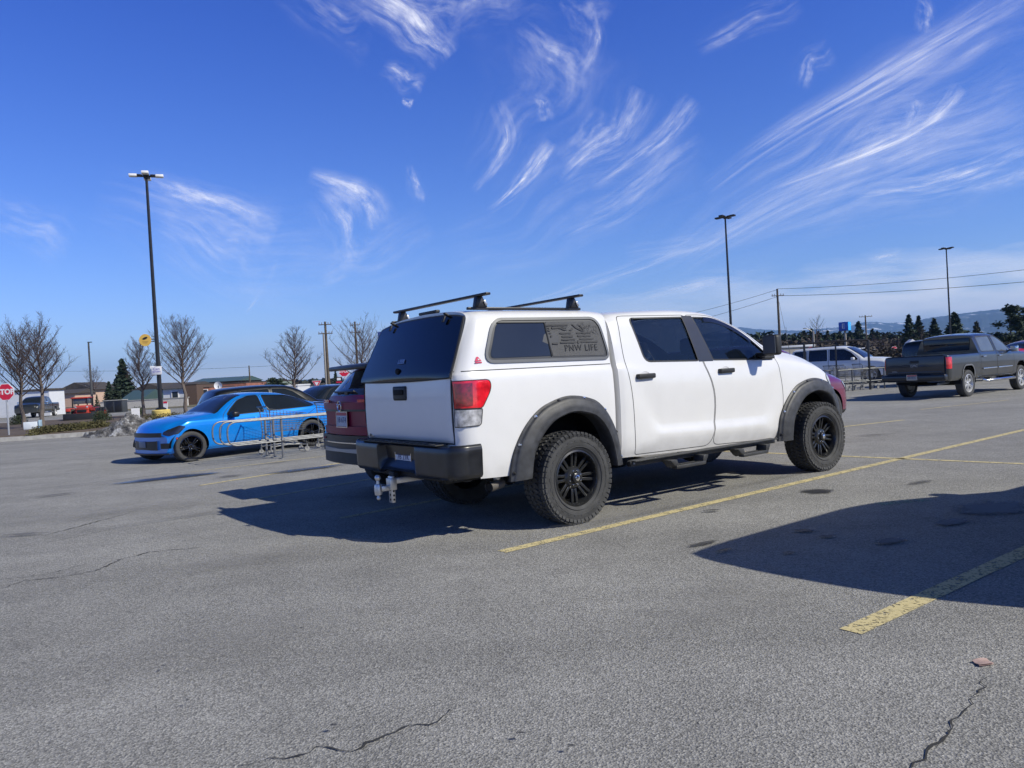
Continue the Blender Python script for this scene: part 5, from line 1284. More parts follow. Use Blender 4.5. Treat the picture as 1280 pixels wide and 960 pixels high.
b.box((0, -.014, -.07), (.30, .004, .025), mat('sign_ink', (.45, .26, .06), .6)); b.box((0, -.014, -.13), (.22, .004, .025), mat('sign_ink', (.45, .26, .06), .6)); b.build('sign_symbol', ys)
b = MB(); b.box((.28, .04, .03), (.35, .03, .04), BLKMETAL); b.box((.28, .04, -.08), (.35, .03, .04), BLKMETAL); b.build('bracket', ys)
zs2 = zat(201, 463, D1); ws_ = thing('sign', 'small white rectangular sign with purple writing on the tall lamp post', 'sign', Vector((lp.location.x - .02, D1 - .16, zs2)))
SW = mat('sign_white', (.78, .78, .80), .5); PUR = mat('sign_purple', (.10, .06, .42), .5)
b = MB(); b.box((0, 0, 0), (.50, .02, .40), SW, bev=.01); b.build('sign_face', ws_)
b = MB(); text_mesh(b, 'Cart', .17, frame((0, -.012, .07), (1, 0, 0), (0, 0, 1)), PUR, .002); text_mesh(b, 'RETURN', .10, frame((0, -.012, -.06), (1, 0, 0), (0, 0, 1)), PUR, .002); b.build('sign_writing', ws_)
w2 = thing('sign', 'second white sign panel turned sideways on the left of the tall lamp post', 'sign', Vector((lp.location.x - .30, D1 + .05, zs2)))
b = MB(); b.box((0, 0, 0), (.22, .24, .46), SW, bev=.01, rot=.5); b.build('sign_face', w2)
D2 = 56.; lamp(Vector((far(916, D2), D2, 0)), zat(907, 272, D2), 'black lamp post with flat lamp heads rising behind the white pickup hood', .5)
D3 = 82.; lamp(Vector((far(1189, D3), D3, 0)), zat(1184, 311, D3), 'black lamp post rising behind the grey pickup on the right', .2)
D4 = 75.; t = thing('lamp_post', 'thin dark pole behind the red loader at far left', 'lamp post', Vector((far(115, D4), D4, 0)))
b = MB(); h4 = zat(108, 428, D4); b.tube([(0, 0, 0), (0, 0, h4)], [.12, .08], 8, mat('weathered_pole', (.06, .062, .065), .7)); b.build('pole', t); b = MB(); b.box((.12, 0, h4), (.4, .12, .08), BLKMETAL); b.build('lamp_head', t)

# ------------------------------------------------------------------ signs
SRED = mat('sign_red', (.62, .015, .05), .45)
def octo(r, y0, y1, m, b):
    b.prism([(r * cos(pi / 8 + k * pi / 4), r * sin(pi / 8 + k * pi / 4)) for k in range(8)], y0, y1, 'XZ', m)
def stop_sign(loc, zc, r, label, rz=0., pole=STEEL):
    t = thing('stop_sign', label, 'stop sign', loc, rz)
    b = MB(); b.tube([(0, .03, 0), (0, .03, zc + r)], .035, 8, pole); b.build('post', t)
    b = MB(); octo(r, -.01, .01, SW, b); octo(r * .93, -.014, -.009, SRED, b); text_mesh(b, 'STOP', r * .80, frame((0, -.016, 0), (1, 0, 0), (0, 0, 1)), SW, .002, bold=.012); bmesh.ops.transform(b.bm, matrix=Matrix.Translation((0, 0, zc)), verts=b.bm.verts); b.build('sign_face', t)
    return t
a = at(11, 549); stop_sign(Vector((a.x, a.y, 0)), zat(8, 490, a.y), .36, 'large red STOP sign on a pale post at the left edge', 0, mat('pale_post', (.45, .46, .47), .5, .5))
D5 = 55.; stop_sign(Vector((far(431, D5), D5, 0)), zat(430, 464, D5), .41, 'STOP sign partly covered by the maroon SUV spoiler', 0, mat('pale_post', (.45, .46, .47), .5, .5))
for (x, y, D, lb) in ((1014, 437, 120., 'tiny red stop sign beyond the white pickup hood'), (1118, 437, 110., 'tiny red stop sign beside the grey pickup tailgate')):
    stop_sign(Vector((far(x, D), D, 0)), zat(x, y, D), .5, lb)
def cube_sign(x, y, D, s_, label, ph):
    z = zat(x, y, D); t = thing('pole_sign', label, 'pole sign', Vector((far(x + .057 * 30, D), D, 0)), R(ph))
    b = MB(); b.box((0, 0, z), (s_, s_, s_ * .95), mat('sign_blue', (.01, .09, .50), .4, coat=.5), bev=.05); b.build('sign_box', t); b = MB(); b.box((s_ / 2 + .01, 0, z), (.02, s_ * .98, s_ * .93), mat('sign_sky_blue', (.03, .42, .90), .4)); b.build('sign_panel', t)
    b = MB(); b.box((0, 0, (z - s_ * .45) / 2), (.45, .45, z - s_ * .45), mat('sign_pole_beige', (.34, .31, .27), .7), bev=.03); b.build('pole', t)
    b = MB(); text_mesh(b, 'E', s_ * .75, frame((0, -s_ / 2 - .03, z), (1, 0, 0), (0, 0, 1)), SW, .02); text_mesh(b, 'E', s_ * .55, frame((s_ / 2 + .03, 0, z), (0, 1, 0), (0, 0, 1)), mat('pale_blue_mark', (.25, .55, .85), .5), .02); b.build('sign_mark', t)
cube_sign(1056, 408, 200., 2.35, 'blue cube shaped pole sign standing right, before the conifers', -40)
cube_sign(482, 420, 200., 2.35, 'blue cube shaped pole sign peeking past the canopy at left', -40)
# ------------------------------------------------------------------ utility poles and wires
WOOD = mat('pole_wood', (.10, .08, .06), .9, var=.3, bump=.3)
def upole(x0, y0, xb, D, arms, label, r=.16, m=WOOD):
    X = far(xb, D); h = zat(x0, y0, D); t = thing('utility_pole', label, 'utility pole', Vector((X, D, 0)))
    b = MB(); b.tube([(0, 0, 0), (0, 0, h)], [r * 1.3, r * .8], 8, m); b.build('pole', t)
    for dz, w in arms:
        b = MB(); b.box((0, -.12, h - dz), (w, .09, .10), m, bev=.02)
        for q in (-.45, -.25, .25, .45): b.lathe([(0, 0), (.05, 0), (.06, .12), (.02, .2), (0, .2)], 8, mat('insulator', (.25, .25, .27), .3), 'Z', c=(q * w, -.12, h - dz + .07))
        b.build('crossarm', t)
    return Vector((X, D, h))
u1 = upole(407, 402, 411, 90., [(.35, 1.5), (1.4, 1.7)], 'tall wooden utility pole with two crossarms, right of the bare tree')
b_, = [bpy.data.objects.new('x', None)]; bpy.data.objects.remove(b_)
upole(403, 416, 408, 95., [], 'pale thinner pole just left of the two-crossarm utility pole', .12, mat('pale_pole_wood', (.28, .26, .24), .8))
u2 = upole(445, 402, 448, 112., [(.5, 1.5), (1.6, 1.7)], 'wooden utility pole behind the bare tree above the maroon SUV')
u3 = upole(973, 361, 976, 100., [(.9, 1.6)], 'wooden utility pole with overhead wires behind the pickup hood')
u4 = upole(1081, 394, 1084, 150., [(.3, 2.6)], 'slim utility pole right of the blue cube sign')
u5 = upole(312, 457, 313, 120., [], 'short distant pole above the brick building roof', .12)
b = MB(); b.tube([u3 - Vector((0, 0, .8)), Vector((u3.x + 1.6, u3.y, 0))], .02, 5, STEEL); tag(b.build('guy_wire'), 'slanting guy wire on the utility pole behind the pickup hood', 'wire')
def wire(p, q, sag, label, r=.018):
    b = MB(); P = [p + (q - p) * (i / 24) - Vector((0, 0, sag * 4 * (i / 24) * (1 - i / 24))) for i in range(25)]; b.tube(P, r, 4, BLKMETAL); return tag(b.build('overhead_wire'), label, 'wire')
wire(u3 + Vector((0, 0, .0)), Vector((60, 78, zat(1379, 325, 78))), .5, 'upper overhead wire running right from the utility pole behind the hood', .022)
wire(u3 - Vector((0, 0, .9)), Vector((60, 78, zat(1379, 343, 78))), .4, 'lower overhead wire running right from the utility pole behind the hood', .026)
wire(u3 - Vector((0, 0, .1)), Vector((10, 150, 9.5)), 1.4, 'upper overhead wire running left from the utility pole behind the hood', .022)
wire(u3 - Vector((0, 0, 1.0)), Vector((10, 150, 7.6)), 1.4, 'lower overhead wire running left from the utility pole behind the hood', .022)
wire(Vector((far(-40, 120), 120, zat(-40, 462, 120))), Vector((far(345, 120), 120, zat(345, 457, 120))), .5, 'faint overhead wire crossing behind the left bare trees')
# curved street light on the right
t = thing('street_light', 'grey curved arm street light before the dark conifers', 'street light', Vector((far(1018, 120.), 120, 0))); h = zat(1016, 414, 120)
b = MB(); b.tube([(0, 0, 0), (0, 0, h)], .16, 8, mat('pale_pole_wood', (.28, .26, .24), .8)); b.build('pole', t)
b = MB(); b.tube([(0, 0, h - .2), (-.5, 0, h + .25), (-1.1, 0, h + .5)], .06, 6, STEEL); b.box((-1.3, 0, h + .52), (.5, .2, .12), STEEL, bev=.04); b.build('lamp_arm', t)

# ------------------------------------------------------------------ trees
BARK = mat('grey_bark', (.13, .105, .09), .9, var=.3, bump=.4, bscale=14); TWIG = mat('bare_twigs', (.062, .043, .040), .9, var=.25)
def bare_tree(x, D, ytop, spread, label, seed, z0=0., dens=1.0, group=None, trunkh=.30):
    h = zat(x, ytop, D) - z0; rr = random.Random(seed); X = far(x, D)
    t = thing('bare_tree', label, 'tree', Vector((X, D, z0)), rr.uniform(0, 6), group)
    b = MB(); r0 = .022 * h
    lead = [Vector((0, 0, 0))]; 
    for i in range(1, 9): lead.append(Vector((rr.uniform(-.02, .02) * h, rr.uniform(-.02, .02) * h, h * i / 8 * .97)))
    b.tube(lead[:5], [r0 * (1 - .12 * i) for i in range(5)], 8, BARK); b.tube(lead[4:], [r0 * .5, r0 * .35, r0 * .22, r0 * .12, r0 * .05], 5, BARK); b.build('trunk', t)
    b = MB()
    def pos(f): k = f * 8; i = min(int(k), 7); return lead[i].lerp(lead[i + 1], k - i)
    nm = int(36 * dens); upk = rr.uniform(.18, .5); twk = rr.uniform(.85, 1.15)
    for i in range(nm):
        f = trunkh + (.94 - trunkh) * (i / nm) ** 1.1; a = i * 2.4 + rr.uniform(-.3, .3); p = pos(f); L_ = spread * rr.uniform(.85, 1.12) * twk * (1.0 - .62 * ((f - trunkh) / (1 - trunkh)) ** 1.3) * rr.uniform(.8, 1.12)
        up = upk + 1.0 * f; d = Vector((cos(a), sin(a), up)).normalized(); P = [p.copy()]; n = 6
        for j in range(n): d = (d + Vector((rr.uniform(-.05, .05), rr.uniform(-.05, .05), .07))).normalized(); P.append(P[-1] + d * L_ / n)
        rb = r0 * .34 * (1 - .5 * f); b.tube(P, [rb * (1 - .13 * j) for j in range(n + 1)], 4, TWIG, cap=False)
        for k in range(int(13 * dens)):
            q = rr.uniform(.15, 1); m_ = q * n; jj = min(int(m_), n - 1); s_ = P[jj].lerp(P[jj + 1], m_ - jj); aa = rr.uniform(0, 6.28)
            d2 = (d * .7 + Vector((cos(aa), sin(aa), rr.uniform(.1, .7))) * .75).normalized(); l2 = L_ * rr.uniform(.22, .42) * (1.15 - .5 * q)
            Q = [s_, s_ + d2 * l2 * .5, s_ + (d2 + Vector((rr.uniform(-.2, .2), rr.uniform(-.2, .2), .25))).normalized() * l2]
            b.tube(Q, [rb * .28, rb * .20, rb * .10], 3, TWIG, cap=False)
            for w in range(int(5 * dens)):
                v = rr.uniform(.2, 1); s3 = Q[0].lerp(Q[2], v); aa = rr.uniform(0, 6.28); d3 = (d2 * .6 + Vector((cos(aa), sin(aa), rr.uniform(0, .6))) * .7).normalized(); l3 = l2 * rr.uniform(.3, .6)
                b.tube([s3, s3 + d3 * l3], [rb * .17, rb * .08], 3, TWIG, cap=False)
    b.build('branches', t, smooth=0, recalc=False)
    return t
bare_tree(27, 39., 412, 2.0, 'bare leafless tree right behind the left STOP sign', 1, trunkh=.34)
bare_tree(52, 37., 404, 2.25, 'bare leafless tree left of the red loader', 2, trunkh=.34)
bare_tree(178, 46., 424, 1.75, 'bare leafless tree just left of the tall lamp post', 3, trunkh=.34)
bare_tree(231, 45., 404, 2.3, 'bare leafless tree just right of the tall lamp post', 4, trunkh=.34)
bare_tree(370, 46., 414, 2.1, 'bare leafless tree standing alone behind the dark hatchback', 5, trunkh=.32)
bare_tree(455, 42., 409, 2.3, 'bare leafless tree behind the maroon SUV and canopy', 6, trunkh=.3, dens=.85)
bare_tree(118, 150., 463, 3.2, 'small round bare tree right of the thin dark pole', 7, trunkh=.45, dens=.7)
bare_tree(1022, 200., 396, 5., 'tall pale bare tree left of the blue cube sign', 8, trunkh=.3, dens=.6)
bare_tree(1153, 150., 408, 3.2, 'pale bare tree between the dark conifers left of the right lamp post', 9, trunkh=.1, dens=.6)
for i, x in enumerate((1094, 1106, 1124)): bare_tree(x, 120. + i * 9, 417 + i, 2.4, 'brown bare tree beyond the dark cart return', 20 + i, trunkh=.2, dens=.55, group='brown bare trees beyond the cart return')

def leafmat(n, c, v=.4): return mat(n, c, .85, var=v, vscale=.9)
CON = leafmat('conifer_needles', (.022, .040, .024)); CON2 = leafmat('pine_needles', (.030, .048, .028)); DRYH = leafmat('dormant_hedge', (.085, .078, .030), .5); BUSHM = leafmat('evergreen_bush_leaves', (.035, .05, .022)); BRN = leafmat('bare_thicket', (.058, .047, .040), .45)
def tricloud(b, pts, size, rr, m, flat=.5):
    i = b.mi(m)
    for p in pts:
        a = rr.uniform(0, 6.28); u = Vector((cos(a), sin(a), rr.uniform(-flat, flat))).normalized(); v = Vector((rr.uniform(-1, 1), rr.uniform(-1, 1), rr.uniform(-1, 1))); v = (v - u * v.dot(u)).normalized(); s_ = size * rr.uniform(.6, 1.4)
        f = b.bm.faces.new([b.bm.verts.new(p + u * s_), b.bm.verts.new(p + v * s_ * .6), b.bm.verts.new(p - u * s_ * .5 - v * s_ * .4)]); f.material_index = i
def conifer(x, D, ytop, w, label, seed, group=None, m=CON, pine=False, n=1500, z0=0.):
    rr = random.Random(seed); h = zat(x, ytop, D) - z0; t = thing('conifer', label, 'tree', Vector((far(x, D), D, z0)), 0, group)
    b = MB(); b.tube([(0, 0, 0), (0, 0, h * .95)], [h * .02, h * .004], 6, BARK); b.build('trunk', t)
    b = MB(); P = []
    if pine:
        for k in range(26):
            z = h * rr.uniform(.28, .97); a = rr.uniform(0, 6.28); R_ = w * (1.05 - (z / h) ** 2 * .8) * rr.uniform(.3, 1); c = Vector((cos(a) * R_, sin(a) * R_, z)); s_ = w * rr.uniform(.22, .42)
            b.tube([(0, 0, z - s_ * .5), tuple(c)], [h * .006, h * .002], 4, BARK)
            for _ in range(n // 26): d = Vector((rr.gauss(0, 1), rr.gauss(0, 1), rr.gauss(0, .55))); P.append(c + d * s_ * .5)
    else:
        for _ in range(n):
            f = rr.random() ** .75; z = h * (.08 + .92 * (1 - f)); lay = (z / h * 13) % 1; R_ = w * f * (.55 + .45 * lay) * rr.uniform(.86, 1.1); a = rr.uniform(0, 6.28); q = rr.random() ** .45; P.append(Vector((cos(a) * R_ * q, sin(a) * R_ * q, z - q * R_ * .25)))
    tricloud(b, P, w * (.14 if pine else .13), rr, m); b.build('crown', t, smooth=0, recalc=False); return t
conifer(155, 115., 449, 3.0, 'tall dark evergreen behind the green roofed building at left', 31, n=2600)
conifer(137, 95., 477, 1.5, 'blue green evergreen left of the tall dark evergreen', 32, m=CON2)
conifer(146, 92., 484, 1.4, 'low spreading evergreen in front of the tall dark evergreen', 33, m=CON2)
conifer(121, 88., 493, .6, 'narrow dark evergreen shrub right of the red loader', 34, n=700)
conifer(345, 95., 472, 1.4, 'round dark evergreen above the roof of the blue sedan', 35, pine=True); conifer(420, 110., 463, 1.1, 'narrow evergreen beside the covered STOP sign', 36); 
GC = 'conifers in the dark belt beyond the lot on the right'
for i, (x, yt, w, D) in enumerate(((982, 419, 2.0, 240), (1006, 413, 3.0, 235), (1016, 411, 3.2, 240), (1024, 414, 2.8, 230), (1036, 413, 2.6, 240), (1044, 416, 2.4, 236), (1051, 413, 2.2, 240), (1064, 413, 2.4, 230), (1075, 401, 3.2, 235), (1092, 411, 2.8, 240), (1098, 414, 2.5, 236), (1106, 416, 3., 240))):
    conifer(x, D * 1., yt, w * 1.7, 'dark conifer in the tree belt beyond the lot, between hood and grey pickup', 40 + i, GC, n=700)
for i, (x, yt, w, D, lb) in enumerate(((1138, 393, 2.6, 170, 'taller dark conifer left of the pale bare tree'), (1150, 395, 2.4, 172, 'dark conifer directly behind the pale bare tree'), (1169, 398, 2.6, 175, 'broad conifer left of the right lamp post'), (1195, 391, 3.4, 165, 'leaning conifer right behind the right lamp post'))):
    conifer(x, D * 1., yt, w * 1.5, lb, 60 + i, n=1500, m=CON)
conifer(1264, 105., 380, 2.0, 'large dark pine at the right edge', 70, pine=True, n=2600, m=CON2); conifer(1290, 110., 383, 2.2, 'large dark pine cut by the right edge', 71, pine=True, n=2400, m=CON2)
conifer(1222, 190., 402, 3.6, 'brownish conifer right of the right lamp post', 72, n=1600, m=leafmat('dull_needles', (.055, .055, .03)))
def thicket(name, x0, x1, D, yt, seed, n, m, label=None, size=.6, dd=12., j=1.):
    rr = random.Random(seed); b = MB(); P = []
    for _ in range(n):
        x = rr.uniform(x0, x1); k = .5 + .5 * sin(x * .21) * sin(x * .083 + 1); top_ = zat(x, yt + rr.uniform(0, 3) + 5 * (1 - k) * j, D); DD = D + rr.uniform(-dd, dd); P.append(Vector((far(x, D), DD, rr.uniform(-.2, 1) ** 1 * max(top_, .5))))
    tricloud(b, P, size, rr, m); o = b.build(name, smooth=0, recalc=False); return tag(o, label, kind='stuff')
thicket('distant_woods', 930, 1300, 260., 415, 1, 16000, CON, 'dark woods behind the lot on the right', 1.1)
thicket('bare_thicket', 940, 1300, 215., 423, 2, 14000, BRN, 'brown leafless brush along the far side of the lot', .9)
thicket('distant_woods', 325, 520, 420., 472, 3, 5000, mat('far_woods', (.035, .042, .03), .9), 'low dark wooded rise on the horizon at left', 1.6)
thicket('bare_thicket', -60, 330, 300., 491, 4, 5000, BRN, 'brown leafless brush behind the buildings at left', 1.2)
thicket('bare_thicket', 1040, 1135, 100., 432, 6, 3500, BRN, 'brown brush behind the white SUV', .35, 4)

# ------------------------------------------------------------------ left side: island, road, buildings
CONC = mat('kerb_concrete', (.36, .35, .33), .85, var=.2, bump=.3); WALK = mat('pavement_concrete', (.34, .33, .32), .9, var=.15)
def slab(name, pts, z, h, m, label=None, kind='structure'):
    b = MB(); b.prism([(p[0], p[1]) for p in pts], z, z + h, 'XY', m); o = b.build(name, smooth=0); return tag(o, label, kind=kind)
ka, kb, kc = at(-140, 562), at(110, 545), at(215, 533)
kd, ke = at(330, 523), at(200, 519)
kf, kg = at(60, 528), at(-160, 543)
slab('kerb', [ka, kb, kc, kd, ke, kf, kg], 0, .14, CONC)
ins = lambda p, c, k=.94: Vector((c.x + (p.x - c.x) * k, c.y + (p.y - c.y) * k, 0))
cc = (ka + kb + kc + kd + ke + kf + kg) / 7
slab('island_soil', [ins(p, cc) for p in (ka, kb, kc, kd, ke, kf, kg)], .141, .03, mat('bark_mulch', (.10, .075, .055), .95, var=.4, vscale=3, bump=.5))
rr = random.Random(9)
def hedge(name, a, b2, w, h, seed, n, m, label):
    rr = random.Random(seed); b = MB(); P = []
    for _ in range(n):
        t_ = rr.random(); c = a.lerp(b2, t_); ang = rr.uniform(0, pi); q = rr.random() ** .3; hh = h * (.8 + .2 * sin(t_ * 40 + seed)); P.append(Vector((c.x + rr.uniform(-.1, .1), c.y + cos(ang) * w * q, .15 + sin(ang) * hh * q)))
    tricloud(b, P, .05, rr, m); return tag(b.build(name, smooth=0, recalc=False), label, 'hedge')
hedge('hedge', at(48, 548), at(128, 539), .8, .34, 1, 9000, DRYH, 'low brown green hedge on the island in front of the red loader')
hedge('hedge', at(182, 532), at(262, 527), .8, .42, 2, 3500, DRYH, 'low brown green hedge strip around the yellow lamp base')
for (x, y, w_, lb) in ((24, 534, .5, 'small dark shrub between the two left bare trees and the STOP sign'), (128, 530, .55, 'round green bush behind the snow pile'), (173, 522, .5, 'round green bush at the foot of the tree left of the lamp post')):
    c = at(x, y); hedge('bush', c - Vector((w_ * .6, 0, 0)), c + Vector((w_ * .6, 0, 0)), .5, .6, x, 1400, BUSHM, lb)['category'] = 'bush'
# white tub on the island
c = at(40, 541); b = MB(); t = thing('storage_tub', 'white plastic tub lying between the two left bare trees', 'tub', Vector((c.x, c.y, .17)), .3)
b.prism([(-.28, -.2), (.28, -.2), (.34, .2), (-.34, .2)], 0, .34, 'XY', mat('white_plastic', (.65, .70, .74), .4), .02); b.build('tub_body', t); b = MB(); b.box((.36, 0, .2), (.05, .44, .4), mat('blue_plastic', (.35, .5, .6), .4), bev=.015); b.build('lid', t)
# snow pile
sp_ = at(146, 545); b = MB()
def pile(u, v):
    a = 2 * pi * u; r_ = 1 - v; prof = (1 - r_) ** .85; rr2 = r_ ** .9
    from mathutils import noise as NZ
    x = cos(a) * rr2 * 1.75; y = sin(a) * rr2 * 1.1; n_ = NZ.fractal(Vector((x * 2.2, y * 2.2, 3.)), .9, 2.1, 6); pk = .62 + .22 * sin(x * 1.9 + .4)
    e = min(1, v * 6); return (x * (1 + n_ * .09), y * (1 + n_ * .09), max(-.05, prof * pk * 1.25 * (1 + .2 * n_) + n_ * .16 * e) * 1.0)
b.grid(pile, 90, 40, None, closeu=True)
SN = bpy.data.materials.new('dirty_snow'); SN.use_nodes = True; t_ = SN.node_tree; pb = t_.nodes['Principled BSDF']; tc = t_.nodes.new('ShaderNodeTexCoord'); nz = t_.nodes.new('ShaderNodeTexNoise'); nz.inputs['Scale'].default_value = 3.2; nz.inputs['Detail'].default_value = 9; nz.inputs['Roughness'].default_value = .7; t_.links.new(tc.outputs['Object'], nz.inputs['Vector'])
cr_ = t_.nodes.new('ShaderNodeValToRGB'); cr_.color_ramp.elements[0].position = .40; cr_.color_ramp.elements[0].color = (.035, .035, .037, 1); cr_.color_ramp.elements[1].position = .66; cr_.color_ramp.elements[1].color = (.45, .46, .48, 1); e = cr_.color_ramp.elements.new(.53); e.color = (.14, .135, .135, 1)
t_.links.new(nz.outputs[0], cr_.inputs[0]); t_.links.new(cr_.outputs[0], pb.inputs['Base Color']); pb.inputs['Roughness'].default_value = .9
n2 = t_.nodes.new('ShaderNodeTexNoise'); n2.inputs['Scale'].default_value = 14; n2.inputs['Detail'].default_value = 6; t_.links.new(tc.outputs['Object'], n2.inputs['Vector']); bp_ = t_.nodes.new('ShaderNodeBump'); bp_.inputs['Distance'].default_value = .06; t_.links.new(n2.outputs[0], bp_.inputs['Height']); t_.links.new(bp_.outputs[0], pb.inputs['Normal'])
o = b.build('snow_pile', m=SN, smooth=60); o.scale = (.95, .9, .8); o.location = Vector((sp_.x, sp_.y + .6, 0)); tag(o, 'heap of dirty grey snow on the kerb left of the blue sedan', 'snow pile')
# road across and pavement
def yrow(y0, y1, x0=-400, x1=600):   # strip of ground between two world depths
    return [(-120, y0), (x1, y0), (x1, y1), (-120, y1)]
sheet('road', [(-120, 51), (-14, 60), (-14, 76), (-120, 66)], .006, ROADM)
sheet('pavement', [(-120, 48.6), (-14, 57.4), (-14, 59.6), (-120, 50.8)], .012, WALK)
sheet('grass_verge', [(-120, 67), (-14, 77), (-14, 140), (-120, 130)], .02, mat('winter_grass', (.13, .115, .065), .95, var=.35, vscale=.4))

def building(name, label, cat, x0, x1, D, ytop, wallm, roofm, roof='flat', depth=10., over=.3, yeave=None, z0=0., doors=(), wins=(), rz=0.):
    X0, X1 = far(x0, D), far(x1, D); xm = (x0 + x1) / 2; h = zat(xm, ytop, D); t = thing(name, label, cat, Vector(((X0 + X1) / 2, D + depth / 2, z0)), rz); w = X1 - X0
    he = zat(xm, yeave, D) if yeave else h - .25
    b = MB(); b.box((0, 0, he / 2), (w, depth, he), wallm); b.build('wall', t)
    b = MB()
    if roof == 'flat': b.box((0, 0, he + (h - he) / 2 + .01), (w + over, depth + over, h - he), roofm, bev=.02)
    elif roof == 'gable_side':   # ridge along x
        b.prism([(-depth / 2 - over, he - .05), (depth / 2 + over, he - .05), (0, h)], -w / 2 - over, w / 2 + over, 'YZ', roofm)
    else:                        # gable faces us
        b.prism([(-w / 2 - over, he - .05), (w / 2 + over, he - .05), (w * .0, h)], -depth / 2 - over, depth / 2 + over, 'XZ', roofm)
    b.build('roof', t)
    for (u, z, ww, hh, kind) in wins:
        b = MB(); b.box((-w / 2 + u * w, -depth / 2 - .03, z), (ww, .08, hh), mat('window_dark', (.03, .04, .05), .1, coat=.5)); wo2 = b.build('window' if kind == 'w' else 'door', t)
        b = MB()
        for s_ in (-1, 1): b.box((-w / 2 + u * w + s_ * (ww / 2 + .04), -depth / 2 - .04, z), (.08, .12, hh + .16), SW); b.box((-w / 2 + u * w, -depth / 2 - .04, z + s_ * (hh / 2 + .04)), (ww, .12, .08), SW)
        b.build('frame', wo2)
    return t
WSH = mat('white_siding', (.62, .64, .68), .6, var=.05); GRN_R = mat('green_metal_roof', (.07, .12, .11), .5, .3, var=.15); SHG = mat('dark_shingle', (.055, .048, .045), .9, var=.3)
PEACH = mat('peach_stucco', (.52, .36, .27), .85, var=.08); BRICK = mat('brick_wall', (.30, .12, .08), .85, var=.25, vscale=2.); BROWN = mat('brown_siding', (.10, .065, .05), .85); BLUEG = mat('blue_grey_siding', (.14, .17, .21), .7)
building('shed', 'long white shed behind the left STOP sign and bare trees', 'building', -60, 62, 74., 489, WSH, SHG, 'flat', 2.5, .3, 491.5, wins=((.42, 1.1, .5, 1.9, 'd'), (.8, 1.2, .5, .6, 'w')))
building('house', 'peach coloured house with dark gable roof behind the red loader', 'house', 74, 118, 150., 478, PEACH, SHG, 'front', 10, .6, 488, wins=((.35, 3.4, 1., 1.3, 'w'), (.7, 3.2, 1., 1.3, 'w'), (.82, 1.1, 1., 1.4, 'w')))
building('house', 'lower brown roofed building left of the peach house', 'house', 66, 94, 140., 487, PEACH, SHG, 'gable_side', 7, .5, 492)
building('house', 'small building with green metal roof below the tall dark evergreen', 'building', 150, 171, 100., 488, BROWN, GRN_R, 'gable_side', 9, .4, 502)
building('warehouse', 'blue grey building between two bare trees left of the lamp post', 'building', 168, 206, 112., 479, BLUEG, SHG, 'front', 10, .4, 487, wins=((.7, 1.4, 1., 1.6, 'w'),))
building('warehouse', 'white building with dark roof right of the tall lamp post', 'building', 204, 234, 92., 478, WSH, SHG, 'gable_side', 9, .4, 485, wins=((.5, 1.2, .7, .9, 'w'),))
building('shop', 'brown fronted corner building behind the bare tree right of the lamp post', 'building', 232, 246, 88., 480, BROWN, SHG, 'flat', 8, .1, 481)
building('shop', 'red brick shop above the black SUV', 'building', 246, 262, 90., 484, BRICK, SHG, 'flat', 8, .1, 485, wins=((.5, 1.0, 1., 1.3, 'd'),))
building('shop', 'long low brick building above the roof of the black SUV', 'building', 260, 308, 108., 479, BRICK, SHG, 'flat', 9, .1, 480)
building('shop', 'building with dark green roof behind the long brick building', 'building', 240, 298, 130., 471.5, BROWN, GRN_R, 'gable_side', 12, .4, 477)
building('shop', 'pale green flat roofed building right of the brick building', 'building', 306, 344, 118., 476.5, mat('sage_wall', (.20, .25, .22), .8), SHG, 'flat', 9, .1, 478)
building('shop', 'white canopy roof low behind the dark hatchback', 'building', 352, 372, 100., 481, WSH, WSH, 'flat', 6, .2, 483)
building('shop', 'white low building left of the covered STOP sign', 'building', 376, 400, 110., 480, WSH, SHG, 'flat', 6, .2, 482)
building('shop', 'long pale low roofed building beyond the white pickup hood', 'building', 978, 1018, 140., 431.5, mat('tan_wall', (.40, .36, .31), .8), WSH, 'flat', 8, .4, 434)
building('shop', 'low white building right behind the white SUV', 'building', 1072, 1096, 125., 434, WSH, WSH, 'gable_side', 8, .4, 438)
building('shop', 'small white gabled kiosk left of the grey pickup cab', 'building', 1136, 1146, 75., 424, WSH, mat('white_roof', (.7, .7, .72), .6), 'front', .5, .1, 428)
# dish like white disc and small roadside sign, white retaining wall
t = thing('satellite_dish', 'white round dish above the black SUV roof', 'dish', Vector((far(273, 85), 85, 0))); zc = zat(273, 482, 85)
b = MB(); b.lathe([(0, .12), (.25, .07), (.42, 0), (.45, -.02)], 24, SW, 'Y', c=(0, 0, zc)); b.build('dish', t); b = MB(); b.tube([(0, .1, 0), (0, .1, zc)], .06, 8, STEEL); b.build('mast', t)
b = MB(); b.box((far(180, 84), 84, .45), (9.5, .3, .9), mat('pale_block_wall', (.48, .46, .43), .85, var=.1)); b.box((far(180, 84), 84, .93), (9.7, .4, .08), CONC); tag(b.build('garden_wall'), 'low pale wall across the road left of the tall lamp post', 'wall')
t = thing('sign', 'small white and red real estate style sign beside the tall lamp post base', 'sign', Vector((far(206, 41), 41, 0))); b = MB(); b.box((0, 0, zat(206, 508, 41)), (.22, .03, .42), SW); b.box((0, -.02, zat(206, 503, 41)), (.20, .01, .10), SRED); b.build('sign_face', t); b = MB(); b.box((0, .03, .25), (.05, .03, .7), SW); b.build('post', t)
